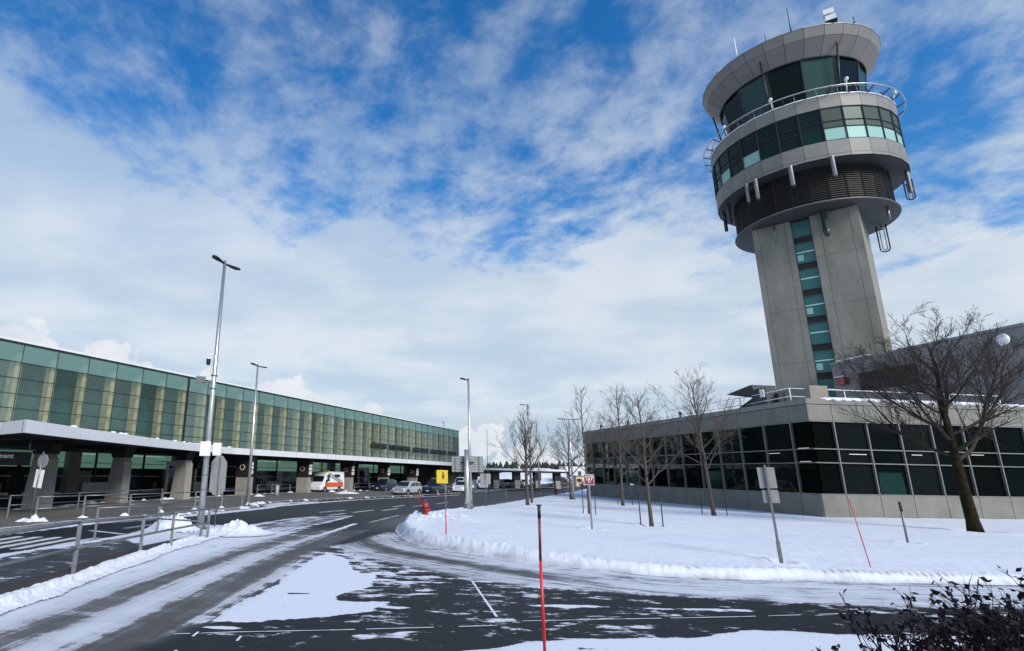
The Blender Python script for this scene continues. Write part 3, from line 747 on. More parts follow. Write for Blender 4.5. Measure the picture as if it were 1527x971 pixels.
# small dishes on the deck rail
for ang, z in [(-97,44.6),(-52,44.5),(-175,44.3),(-140,44.3)]:
    m = MB(); a = R(ang); p = polar(9.3,a,z); m.ball(p, .26, 6, (.6,1,1)); m.tube([polar(9.05,a,43.3),p], .05, 6); m.build('dish', M['white'], tw)
# radio antennas under the drum
def local(x, y, z): return (x-TC[0], y-TC[1], z)
for (x, y, z0, z1, r_) in [(43.69,53.61,33.3,35.65,.21),(46.65,51.63,33.35,35.65,.20),(41.84,56.52,33.2,35.65,.19),(41.45,57.5,33.3,35.65,.17)]:
    m = MB(); p = local(x, y, 0); m.lathe([(.01,z0),(r_*.8,z0),(r_,z0+.1),(r_,z1)], (p[0],p[1],0), 10); m.build('antenna', M['galv'], tw)
    m = MB(); m.lathe([(.01,z0-.25),(.12,z0-.25),(.16,z0)], (p[0],p[1],0), 8); m.build('antenna_tip', M['darkmetal'], tw)
for ang, rr in [(147,8.5),(163,8.3),(-42,8.8)]:
    m = MB(); p = polar(rr, R(ang), 0); m.lathe([(.01,33.1),(.18,33.1),(.20,33.2),(.20,35.65)], (p[0],p[1],0), 10); m.build('antenna', M['galv'] if ang < 0 else M['darkmetal'], tw)
# hooped antennas on the right
def hoop(x, y, ztop, zbot, w, rz):
    m = MB(); c, s = math.cos(rz), math.sin(rz); pts = []
    pts.append((-w, 0, ztop))
    for k in range(9): t = PI + PI*k/8; pts.append((w*math.cos(t), 0, zbot + w + w*math.sin(t)))
    pts.append((w, 0, ztop))
    P = local(x, y, 0); pts = [(P[0]+p[0]*c, P[1]+p[0]*s, p[2]) for p in pts]
    m.tube(pts, .075, 6); pts2 = [((p[0]-P[0])*.45+P[0], (p[1]-P[1])*.45+P[1], ztop-.6+(p[2]-ztop)*.75) for p in pts]; m.tube(pts2, .04, 6)
    m.tube([(P[0], P[1], ztop+.6), (P[0], P[1], ztop-.2)], .06, 6); m.box((P[0], P[1], ztop-.5), (2*w, .1, .1), rz)
    m.build('hoop_antenna', M['darkmetal'], tw)
hoop(56.9, 58.5, 31.2, 28.0, .42, R(-46)); hoop(57.45, 54.9, 35.0, 32.6, .34, R(-40)); 
m = MB(); p = local(47.55, 55.0, 0); m.lathe([(.30,31.25),(.30,28.9),(.36,28.85),(.20,28.2),(.01,28.1)], (p[0],p[1],0), 12, rev=True)
M['darkgreen'] = pbr('dark_green_tube', (.015, .04, .032), .4); m.build('antenna', M['darkgreen'], tw)
m = MB(); p = local(44.6, 58.55, 0); m.tube([(p[0],p[1],31.3),(p[0],p[1],29.0)], .12, 8); m.tube([(p[0],p[1],29.2),(p[0]+.1,p[1],28.3)], .03, 6); m.build('antenna', M['galv'], tw)
m = MB(); p = polar(6.9, R(-59.6), 0); m.tube([(p[0],p[1],31.3),(p[0],p[1],29.8)], .13, 8); m.build('antenna', M['galv'], tw)
# roof equipment
m = MB(); p = local(49.3, 51.3, 0)
for zz, r_ in ((52.75,.0),(53.55,.12)): m.box((p[0]-r_, p[1], zz), (.95,.7,.62), R(-35))
m.build('beacon', M['lampglow'], tw)
m = MB(); m.tube([(p[0],p[1],52),(p[0],p[1],54)], .1, 8); m.box((p[0],p[1],52.3),(1.1,.8,.12), R(-35)); m.build('beacon_mast', M['darkmetal'], tw)
for (x, y, zt, r_, mat) in [(45.52,52.35,55.2,.045,'darkmetal'),(41.85,56.3,54.5,.06,'white'),(43.7,53.9,53.0,.03,'darkmetal'),(51.6,51.0,52.9,.05,'darkmetal'),(41.6,59.9,52.8,.04,'darkmetal')]:
    p = local(x, y, 0); m = MB(); m.tube([(p[0],p[1],52),(p[0],p[1],52+(zt-52)*.35),(p[0],p[1],zt)], [r_*1.6,r_,r_*.7], 6); m.build('whip_antenna', M[mat], tw)
m = MB(); m.add([(4.7,-3.2,0),(6.2,-3.2,0),(6.2,-2.2,0),(4.7,-2.2,0),(4.7,-3.2,10.3),(4.7,-2.2,10.3)], [(0,1,4),(3,5,2),(0,3,2,1),(1,2,5,4),(0,4,5,3)]); m.build('buttress', M['concrete'], tw)

# ------------------------------------------------------------------ office building at the tower foot
B0 = (28.7, 37.4); RA = R(6.2); LA = R(96.1)
ob = thing('office_building', 'low office building with black ribbon glazing and pale panels below the control tower', 'building', (B0[0], B0[1], 0))
def WP(side, s, out, z):
    a = RA if side == 'R' else LA
    u = (math.cos(a), math.sin(a)); n = (u[1], -u[0]) if side == 'R' else (-u[1], u[0])
    return (u[0]*s+n[0]*out, u[1]*s+n[1]*out, z)
def wbox(m, side, s0, s1, o0, o1, z0, z1):
    P = [WP(side,s0,o1,z0),WP(side,s1,o1,z0),WP(side,s1,o0,z0),WP(side,s0,o0,z0),WP(side,s0,o1,z1),WP(side,s1,o1,z1),WP(side,s1,o0,z1),WP(side,s0,o0,z1)]
    F = [(0,3,2,1),(4,5,6,7),(0,1,5,4),(1,2,6,5),(2,3,7,6),(3,0,4,7)]
    if side == 'L': F = [f[::-1] for f in F]
    m.add(P, F)
LR, LL = 36.8, 32.9
ru = (math.cos(RA), math.sin(RA)); lu = (math.cos(LA), math.sin(LA))
foot = [(0,0),(ru[0]*LR,ru[1]*LR),(ru[0]*LR+lu[0]*LL,ru[1]*LR+lu[1]*LL),(lu[0]*LL,lu[1]*LL)]
def inset(poly, d):
    c = (ru[0]*LR/2+lu[0]*LL/2, ru[1]*LR/2+lu[1]*LL/2); out = []
    for sx, sy, p in zip((1,-1,-1,1),(1,1,-1,-1),poly): out.append((p[0]+ru[0]*d*sx+lu[0]*d*sy, p[1]+ru[1]*d*sx+lu[1]*d*sy))
    return out
m = MB(); m.prism(inset(foot, .22), 0, 7.7); m.build('core_wall', M['black'], ob)
m = MB(); m.prism(inset(foot, .35), 7.7, 7.86); m.build('roof', M['snow'], ob)
mods = {'R': [0.0] + [1.8+2.45*k for k in range(15)], 'L': [0.0] + [1.6+2.45*k for k in range(13)]}
for side in 'RL':
    S = [s for s in mods[side]]; 
    end = LR if side == 'R' else LL
    S = [s for s in S if s < end-.3] + [end]
    fb, bb, cp = MB(), MB(), MB()
    for s0, s1 in zip(S[:-1], S[1:]):
        wbox(fb, side, s0+.02, s1-.02, -.2, 0.0, 6.56, 7.62); wbox(bb, side, s0+.02, s1-.02, -.2, .03, -.1, 1.72)
    st = .0 if side == 'R' else .035
    wbox(cp, side, st if side == 'R' else .0, end, -.25, .03, 7.66, 8.02)
    fb.build('fascia_panel', M['panel_low'], ob); bb.build('base_panel', M['panel_low'], ob)
    cp.build('coping', M['panel_low'] if side == 'R' else M['coping'], ob)
    for i, (s0, s1) in enumerate(zip(S[:-1], S[1:])):
        teal = (side == 'R' and i in (2, 7, 9)) or (side == 'L' and i in (4, 9))
        w = MB(); w.quad(WP(side,s0,-.15,1.72),WP(side,s1,-.15,1.72),WP(side,s1,-.15,6.54),WP(side,s0,-.15,6.54))
        wo = w.build('window', M[['blackglass', 'blackglass', 'blackglass2', 'blackglass', 'blackglass3'][(i*7+i//3) % 5]], ob)
        if teal:
            t_ = MB(); t_.quad(WP(side,s0+.3,-.145,1.8),WP(side,s1-.25,-.145,1.8),WP(side,s1-.35,-.145,3.2+.4*(i%2)),WP(side,s0+.35,-.145,3.2)); t_.build('lower_pane', M['tealglass'], wo)  # teal patch painted on the glass for the lit interior
        f = MB(); d_ = .0
        for sx in ([s0] if i else []): wbox(f, side, sx-.045, sx+.045, -.14, .02, 1.73, 6.55)
        for zz in (1.76, 3.77, 4.67, 6.51): wbox(f, side, s0+.045, s1-.045, -.14, .0, zz-.035, zz+.035)
        f.build('frame', M['frame'], wo)
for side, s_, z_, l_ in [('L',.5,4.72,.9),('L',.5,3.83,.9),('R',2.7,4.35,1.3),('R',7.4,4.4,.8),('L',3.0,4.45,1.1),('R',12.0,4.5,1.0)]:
    m = MB(); wbox(m, side, s_, s_+l_, -.148, -.141, z_, z_+.035); m.build('light_strip', M['lightstreak'], ob)  # glowing streaks laid on the glass for interior lights and reflections
# roof railing
m = MB()
def rail_line(m, P, z, h, r=.03):
    for p, q in zip(P[:-1], P[1:]):
        for hh in (h, h*.5): m.tube([(p[0],p[1],z+hh),(q[0],q[1],z+hh)], r, 5)
        L_ = math.hypot(q[0]-p[0], q[1]-p[1]); n = max(1, int(L_/4.0))
        for k in range(n+1): m.tube([(p[0]+(q[0]-p[0])*k/n, p[1]+(q[1]-p[1])*k/n, z), (p[0]+(q[0]-p[0])*k/n, p[1]+(q[1]-p[1])*k/n, z+h)], r, 5)
pL = [WP('L', s, -1.0, 0) for s in (31.0, 17, 7.2)]; pR = [WP('R', s, -1.6, 0) for s in (.4, 9, 17.4)]
rail_line(m, pL, 7.8, 1.2); rail_line(m, [(pL[-1][0],pL[-1][1]),(pR[0][0],pR[0][1])], 7.8, 1.15); rail_line(m, pR, 7.8, 1.15, .035)
m.build('roof_railing', M['white'], ob)
for s in (14, 23, 29):
    m = MB(); p = WP('L', s, -.35, 0); m.tube([(p[0],p[1],7.9),(p[0],p[1],8.4)], .09, 8); m.ball((p[0],p[1],8.42), .16, 5); m.build('roof_vent', M['darkmetal'], ob)
# snow lying on the parapet
m = MB()
for k in range(46):
    s = 1.6+k*.75; p = WP('R', s, -.12, 8.0); m.ball(p, .42, 4, (1.2,.45,.28+.15*random.random()))
tag(m.build('snow_cap', M['snow'], ob))
# skylight hood and plant on the roof
M['dull_beige'] = pbr('dull_beige_render', (.24, .22, .18), .8, 0, .15, .9)
m = MB()
m.add([WP('L',8.0,-.5,9.35),WP('L',5.2,-.5,9.75),WP('L',5.2,-2.6,9.75),WP('L',8.0,-2.6,9.35),WP('L',5.9,-.9,8.85),WP('L',5.2,-.9,8.85),WP('L',5.2,-2.2,8.85),WP('L',5.9,-2.2,8.85)],
      [(0,1,2,3),(0,4,5,1),(1,5,6,2),(2,6,7,3),(3,7,4,0)]); m.build('roof_hood', M['soffit'], ob)
m = MB(); m.add([WP('L',7.6,-.7,7.95),WP('L',5.4,-.7,8.8),WP('L',5.4,-2.4,8.8),WP('L',7.6,-2.4,7.95)], [(0,1,2,3)]); wbox(m, 'L', 4.2, 5.4, -2.0, -.8, 7.87, 9.4); m.build('roof_plant', M['soffit'], ob)
m = MB(); wbox(m, 'L', 4.3, 4.7, -.79, -.7, 8.7, 9.3); m.build('roof_plant_box', M['white'], ob)
m = MB(); wbox(m, 'L', 1.2, 4.0, -3.0, -1.6, 7.87, 9.15); m.build('roof_plant', M['dull_beige'], ob)
m = MB(); p = WP('L', 2.2, -.5, 0); m.tube([(p[0],p[1],7.9),(p[0],p[1],8.75)], .05, 6); m.ball((p[0],p[1],8.0), .13, 5); m.build('roof_vent', M['darkmetal'], ob)

# upper storey behind: tall grey block coming towards the camera
P1 = (48.2-2.0, 56.6); 
pb = thing('upper_block', 'grey upper storey block with a louvred opening rising behind the office roof', 'building', (48.1, 39.9, 7.8))
def PP(s, out, z):
    return (lu[0]*s-lu[1]*out, lu[1]*s+lu[0]*out, z-7.8)
def pbox(m, s0, s1, o0, o1, z0, z1):
    P = [PP(s0,o1,z0),PP(s1,o1,z0),PP(s1,o0,z0),PP(s0,o0,z0),PP(s0,o1,z1),PP(s1,o1,z1),PP(s1,o0,z1),PP(s0,o0,z1)]
    m.add(P, [(0,3,2,1)[::-1],(4,5,6,7)[::-1],(0,1,5,4)[::-1],(1,2,6,5)[::-1],(2,3,7,6)[::-1],(3,0,4,7)[::-1]])
M['grey_clad'] = pbr('grey_cladding', (.20, .195, .19), .6, 0, .08, .5)
m = MB(); pbox(m, .0, 16.4, -14, -.1, 7.7, 14.2); m.build('block_core', M['joint'], pb)
m = MB()
for k in range(6):
    s0 = 16.4-2.74*(k+1); s1 = s0+2.74
    if k in (1, 2):
        zz = [(7.8,11.1),(12.9,14.2)]
    else: zz = [(7.8,11.4),(11.4,14.2)]
    for z0, z1 in zz: pbox(m, s0+.015, s1-.015, -.1, 0, z0+.01, z1-.01)
m.build('wall', M['grey_clad'], pb)
m = MB(); pbox(m, 0, 16.4, -14, .12, 14.2, 14.42); m.build('coping', M['coping'], pb)
m = MB()
for j in range(11): z = 11.15+j*.16; pbox(m, 8.25, 13.6, -.09, -.01, z, z+.07)
m.build('louver', M['louver'], pb)
m = MB(); pbox(m, 14.7, 15.7, .0, .6, 12.0, 12.75); m.build('vent_hood', M['maroon'], pb)
m = MB(); pbox(m, 14.7, 15.75, .02, .55, 12.76, 12.85); m.build('snow_cap', M['snow'], pb)
m = MB(); c_ = PP(1.2, .55, 13.35); m.ball(c_, .46, 8, (.5,1,1)); m.tube([PP(1.2,0,13.2),c_], .08, 6); m.build('dish', M['white'], pb)
m = MB()
for k in range(7): p = PP(15.9-k*.5, -.6, 14.45); m.ball(p, .5, 5, (1,1,.45))
m.build('snow_cap', M['snow'], pb)

# ------------------------------------------------------------------ terminal
TA = R(61.4); tu = (math.cos(TA), math.sin(TA)); tn = (-tu[1], tu[0])   # tn points away from the road
P0 = (-17.0, 50.0)
tb = thing('terminal_building', 'long airport terminal with green glass upper storey over a dark canopy', 'building', (P0[0], P0[1], 0))
def TP(s, off, z): return (tu[0]*s+tn[0]*off, tu[1]*s+tn[1]*off, z)
def tbox(m, s0, s1, o0, o1, z0, z1):
    P = [TP(s0,o0,z0),TP(s1,o0,z0),TP(s1,o1,z0),TP(s0,o1,z0),TP(s0,o0,z1),TP(s1,o0,z1),TP(s1,o1,z1),TP(s0,o1,z1)]
    m.add(P, [(0,3,2,1),(4,5,6,7),(0,1,5,4),(1,2,6,5),(2,3,7,6),(3,0,4,7)])
GO = 1.0; S0, S1 = -27.0, 69.2; ZT = 10.82; ZB = 4.75
Sm = []
s = 0.0
while s > S0: s -= 2.45
s += 2.45 if s < S0 else 0
while s < S1-1: Sm.append(s); s += 2.45
Sm.append(S1)
m = MB(); tbox(m, S0, S1, GO+2.6, GO+45, 4.3, 10.6); m.build('hall_wall', M['hallback'], tb)
m = MB(); tbox(m, S0-.2, S1+.1, GO-.06, GO+46, ZT, ZT+.22); m.build('roof', M['fascia'], tb)
m = MB(); tbox(m, S0-.2, S1+.12, GO-.10, GO-.061, ZT-.05, ZT+.05); m.build('roof_edge', M['darkmetal'], tb)
m = MB(); tbox(m, S1-.3, S1, GO+.02, GO+44, 0.0, ZT-.02); m.build('end_wall', M['panel_low'], tb)
m = MB(); tbox(m, S0, S1, GO+.05, GO+2.6, 10.3, 10.8); m.build('ceiling_band', M['frame_green'], tb)
zrow = [ZB, 5.45, 6.38, 7.35, 8.4, 9.5, ZT-.03]
for i, (s0, s1) in enumerate(zip(Sm[:-1], Sm[1:])):
    w = MB()
    for z0, z1 in zip(zrow[:-2], zrow[1:-1]): w.quad(TP(s0,GO,z0),TP(s1,GO,z0),TP(s1,GO,z1),TP(s0,GO,z1))
    wo = w.build('window', M[['curtain', 'curtain2', 'curtain', 'curtain3'][(i*5+i//4) % 4]], tb)
    w = MB(); w.quad(TP(s0,GO,9.5),TP(s1,GO,9.5),TP(s1,GO,ZT-.03),TP(s0,GO,ZT-.03)); w.build('top_pane', M['curtain_top'], wo)
    f = MB(); tbox(f, s0-.022, s0+.022, GO-.05, GO-.006, ZB, ZT-.05)
    for z in zrow[1:-1]: tbox(f, s0+.022, s1-.022, GO-.045, GO-.006, z-.025, z+.025)
    f.build('frame', M['frame_green'], wo)
    p = MB(); tbox(p, s0-.24, s0+.20, GO+.20, GO+.92+.12*math.sin(i*1.7), 4.4, 10.15); p.build('pillar', M['beige'], tb)
m = MB(); tbox(m, -0.05+.0, .10, GO-.12, GO-.01, ZB, ZT-.05); m.build('expansion_joint', M['black'], tb)
# blinds and floors in the hall wall
m = MB()
for i, (s0, s1) in enumerate(zip(Sm[:-1], Sm[1:])):
    for j in range(int(random.random()*8), 26):
        z = 9.9-j*.2
        if z < 7.2+random.random(): break
        tbox(m, s0+.35, s1-.35, GO+2.45, GO+2.58, z, z+.06)
tag(m.build('blind', M['hallback'], tb))
m = MB(); tbox(m, S0, S1, GO+.2, GO+2.6, 4.5, 4.74); m.build('floor_slab', M['soffit'], tb)
# gutter band under the glass
m = MB(); tbox(m, S0, S1, GO-.25, GO+.3, 4.35, ZB); m.build('gutter', M['coping'], tb)
# ground floor shopfront
WO = 13.0
for i in range(20):
    s0 = S0-12+i*5.6; s1 = s0+5.6
    closed = i in (9, 10, 15)
    if s0 > S1: break
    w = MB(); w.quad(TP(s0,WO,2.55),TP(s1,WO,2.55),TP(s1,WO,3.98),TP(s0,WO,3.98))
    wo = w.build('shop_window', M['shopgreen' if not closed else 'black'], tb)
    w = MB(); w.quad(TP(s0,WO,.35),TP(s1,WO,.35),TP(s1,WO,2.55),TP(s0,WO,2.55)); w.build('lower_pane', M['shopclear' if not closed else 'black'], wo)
    f = MB()
    tbox(f, s0-.1, s0+.1, WO-.14, WO-.02, .13, 4.0)
    f.build('mullion', M['frame_dark'], wo)
    f = MB()
    for z in (1.75, 3.0): tbox(f, s0+.11, s1-.11, WO-.16, WO-.03, z-.035, z+.035)
    tbox(f, s0+.1, s1-.1, WO-.12, WO-.02, .13, .36)
    f.build('transom', M['fascia'], wo)
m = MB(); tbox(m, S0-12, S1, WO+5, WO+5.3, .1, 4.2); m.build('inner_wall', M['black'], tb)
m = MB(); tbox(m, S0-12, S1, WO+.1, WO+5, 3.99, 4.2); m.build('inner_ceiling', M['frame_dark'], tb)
m = MB()
for k in range(22):
    s = S0-8+k*4.4+random.random(); h_ = random.choice([1.1, 2.2, 1.6, 3.0]); tbox(m, s, s+random.uniform(.3,1.3), WO+1.5+random.random(), WO+2.8, .13, h_)
m.build('interior_fitting', M['beige'], tb)
for s_i in (-12.5, -1.0, 12.0, 26.0):
    m = MB(); tbox(m, s_i, s_i+3.2, WO-.25, WO-.05, .13, 1.15); m.build('low_wall', M['fascia'], tb)
for k in range(9):
    m = MB(); tbox(m, -24+k*10, -18.5+k*10, WO+2.0, WO+2.12, 3.86, 3.92); m.build('light_strip', M['lightstrip'], tb)
for s in (-14, -3, 9.5, 22, 41): 
    m = MB(); tbox(m, s, s+1.1, WO-.9, WO+1.2, .13, 3.99); m.build('interior_pier', M['col_conc'], tb)
m = MB(); tbox(m, S0-12, S1+2, WO-3.0, WO+6, -.02, .12); pv = m.build('terminal_pavement', M['asph_side'], tb)
# white framed entrances
for s, wd in ((7.0, 4.2), (47.0, 3.6)):
    m = MB(); tbox(m, s, s+wd, WO-2.4, WO-2.2, 2.9, 3.3); tbox(m, s, s+.25, WO-2.4, WO-2.2, .12, 2.9); tbox(m, s+wd-.25, s+wd, WO-2.4, WO-2.2, .12, 2.9); tbox(m, s+.25, s+wd-.25, WO-2.36, WO-2.26, 1.7, 1.78)
    tbox(m, s, s+wd, WO-2.4, WO-.2, 3.3, 3.36)
    m.build('entrance_frame', M['fascia'], tb)
    m = MB(); m.quad(TP(s+.25,WO-2.3,.12),TP(s+wd-.25,WO-2.3,.12),TP(s+wd-.25,WO-2.3,2.9),TP(s+.25,WO-2.3,2.9)); m.build('entrance_glass', M['carglass'], tb)

# lettering ---------------------------------------------------------------------
def text_obj(body, size, mat, parent, mw, name='lettering', extrude=.03, width=None, bold=.015):
    cu = bpy.data.curves.new('t', 'FONT'); cu.body = body; cu.size = size; cu.extrude = extrude; cu.offset = bold*size
    to = bpy.data.objects.new('t', cu); COL.objects.link(to); bpy.context.view_layer.update()
    me = bpy.data.meshes.new_from_object(to); bpy.data.objects.remove(to)
    if width:
        xs = [v.co.x for v in me.vertices]; k = width/(max(xs)-min(xs)); x0 = min(xs)
        for v in me.vertices: v.co.x = (v.co.x-x0)*k
    me.transform(mw); me.name = name; me.materials.clear(); me.materials.append(mat)
    o = bpy.data.objects.new(name, me); COL.objects.link(o); o.parent = parent
    return o
def wall_mat(s, off, z):
    p = TP(s, off, z)
    return Matrix(((tu[0], 0, -tn[0], p[0]), (tu[1], 0, -tn[1], p[1]), (0, 1, 0, p[2]), (0, 0, 0, 1)))
for word, a, b_ in [('AÉROPORT', 33.9, 38.7), ('INTERNATIONAL', 39.5, 46.9), ('JEAN-LESAGE', 47.8, 54.2), ('INTERNATIONAL', 55.1, 62.3), ('AIRPORT', 63.2, 67.3)]:
    text_obj(word, 1.0, M['lettering'], tb, wall_mat(a, GO-.14, 6.02), width=b_-a, extrude=.06, bold=.045)

# canopy ------------------------------------------------------------------------
cn = thing('canopy', 'wide flat canopy with pale fascia over the terminal kerb lane', 'canopy', (P0[0], P0[1], 0))
CE = [(-30.5,38.5),(-18.7,27.5),(-16.2,25.5),(-16.35,30.7),(-16.2,36.5),(-16.0,41.5),(-15.6,46.3),(-14.9,51.5),(-13.9,55.3),(-9.4,63.85),(-2,77.3),(6,91.9),(15.9,110.1)]
CE = CE[:3] + smooth_line(CE[3:], 1)
CEl = [(x-P0[0], y-P0[1]) for x, y in CE]
m = MB(); back = [TP(70, 13.6, 0)[:2], TP(-34, 13.6, 0)[:2]]
def off_in(P, d):
    out = []
    for i, p in enumerate(P):
        a = P[max(0,i-1)]; b = P[min(len(P)-1,i+1)]; dx, dy = b[0]-a[0], b[1]-a[1]; l = math.hypot(dx,dy); out.append((p[0]-dy/l*d, p[1]+dx/l*d))
    return out
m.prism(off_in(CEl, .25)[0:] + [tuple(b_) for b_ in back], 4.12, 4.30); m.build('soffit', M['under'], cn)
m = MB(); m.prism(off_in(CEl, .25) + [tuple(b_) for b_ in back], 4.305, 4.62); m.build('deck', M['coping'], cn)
m = MB(); outp = CEl; inp = off_in(CEl, .24)
for i in range(len(outp)-1):
    a, b_ = outp[i], outp[i+1]; c_, d_ = inp[i], inp[i+1]
    n = max(1, round(math.hypot(b_[0]-a[0], b_[1]-a[1])/2.0))
    for k in range(n):
        t0, t1_ = k/n + .004, (k+1)/n - .004
        L_ = lambda p, q, t: (p[0]+(q[0]-p[0])*t, p[1]+(q[1]-p[1])*t)
        m.prism([L_(a,b_,t0), L_(a,b_,t1_), L_(c_,d_,t1_), L_(c_,d_,t0)], 4.07, 4.66)
m.build('fascia', M['fascia'], cn)
m = MB()
for k in range(14):
    i = random.randint(2, 12); q = random.random(); a, b_ = outp[i], outp[i+1]; m.ball((a[0]+(b_[0]-a[0])*q-.2, a[1]+(b_[1]-a[1])*q, 4.67), .14+.1*random.random(), 4, (1,1,.5))
m.build('snow_cap', M['snow'], cn)
for i in range(3, len(CEl)-2, 2):
    m = MB(); p = off_in(CEl, 5.0)[i]; m.box((p[0], p[1], 4.0), (6.5,.25,.2), R(-28)); m.build('beam', M['black'], cn)
for s0 in (-.9, .95):
    m = MB(); tbox(m, s0-.85, s0+.85, .1, .9, 4.66, 4.86); m.build('roof_box', M['white'], cn)

# columns -----------------------------------------------------------------------
colrz = R(61.4-90)
def make_column(black=True):
    t = thing('canopy_column', 'x', 'column', (0,0,0), 0, 'concrete columns under the terminal canopy')
    m = MB()
    # tapered blade: wide at the foot on one side, shoulder near the top
    m.extrude([(-1.05,0),(1.0,0),(.95,2.9),(.72,3.15),(.72,4.0),(-.55,4.0),(-.55,3.2),(-.62,2.9)], -.38, .38)
    m.build('shaft', M['col_conc'], t)
    m = MB(); m.extrude([(-.62,3.2),(.80,3.2),(1.0,3.6),(1.3,4.11),(-1.1,4.11)], -.45, .45); m.build('capital', M['black'], t)
    return t
def make_sign_column():
    t = thing('sign_column', 'x', 'column', (0,0,0), 0, 'black clad sign columns under the terminal canopy')
    m = MB(); m.box((0,0,.9),(1.5,.8,1.8)); m.build('base', M['col_conc'], t)
    m = MB(); m.extrude([(-.85,1.8),(.75,1.8),(.72,3.0),(1.2,4.11),(-1.0,4.11),(-.75,3.2)], -.45, .45); m.build('cladding', M['black'], t)
    m = MB(); m.ring((0,0,0), .26, .05, 20, 5); o = m.build('emblem', M['beige'], t); o.rotation_euler = (PI/2,0,0); o.location = (-.05,-.47,2.75)
    for z, sq in ((3.12,.17),(2.75,.2),(2.3,.24)):
        m = MB(); m.box((.95,-.3,z),(.36,.06,sq*1.6)); m.tube([(.8,-.3,z),(.76,-.3,z)], .04, 4); m.build('pictogram', M['signwhite'], t)
    return t
cs = [(-20.5,34.6),(-19.4,42.4),(-16.9,48.6)]
lab = ['broad concrete column at the near end of the canopy, behind the round sign back', 'broad concrete column, second from the near end of the canopy', 'broad concrete column behind the foot of the tall camera lamp post']
c0 = make_column()
for i, (p, l) in enumerate(zip(cs, lab)):
    if i == 0: c0.location = (*p, .12); c0.rotation_euler = (0,0,R(-12)); c0['label'] = l; c0.scale = (.74, 1, 1)
    else: copy_tree(c0, (*p, .12), R(-15-5*i), l)
ss = [(-13.9,58.3),(-9.2,68.2),(-4.6,77.4),(0.35,86.5),(5.2,95.2),(10.0,104.0),(14.6,112.4)]
lab = ['black topped column with white pictograms beside the thin lamp post', 'black topped column with round emblem in front of the orange striped ambulance', 'black topped column with round emblem just behind the ambulance rear', 'black topped column with a heap of snow at its foot', 'black topped column above the silver car', 'black topped column right behind the yellow sign', 'last black topped column at the far end of the terminal']
s0_ = make_sign_column()
for i, (p, l) in enumerate(zip(ss, lab)):
    if i == 0: s0_.location = (*p, .12); s0_.rotation_euler = (0,0,R(-20)); s0_['label'] = l
    else: copy_tree(s0_, (*p, .12), R(-18), l)
lumps('snow', [(1.0,84.9,.12,.9,.6),(-6.3,73.0,.12,.5,.2),(-12.0,56.5,.12,.5,.2),(-4.2,68.3,.12,1.5,.25)])
# overhead direction signs
def hang_sign(loc, rz, w, h, texts, label):
    t = thing('hanging_sign', label, 'sign', loc, rz)
    m = MB(); m.box((0,0,0),(w,.18,h)); m.build('board', M['black'], t)
    m = MB(); m.tube([(-w/2,0,h/2+.12),(w/2+.2,0,h/2+.12)], .045, 6)
    for x in (-w*.3, w/2-.15): m.tube([(x,0,h/2+.1),(x,0,h/2+.75)], .045, 6)
    m.build('bracket', M['galv'], t)
    for txt, sz, x, z in texts:
        text_obj(txt, sz, M['signwhite'], t, Matrix(((1,0,0,x),(0,0,-1,-.10),(0,1,0,z),(0,0,0,1))), extrude=.005)
    return t
hang_sign((-20.6,30.2,2.98), R(35), 3.4, .72, [('Débarquement', .34, -1.2, .02), ('Pick up', .34, -1.2, -.30)], 'black hanging sign with white lettering under the near end of the canopy')
for s, off, txt, lab_ in [(8.6, 8.5, 'C', 'small dark hanging sign lettered C under the canopy by the thin lamp post')]:
    p = TP(s, off, 0); hang_sign((p[0]+P0[0], p[1]+P0[1], 3.0), R(-25), 2.4, .7, [(txt, .6, .7, -.2)], lab_)

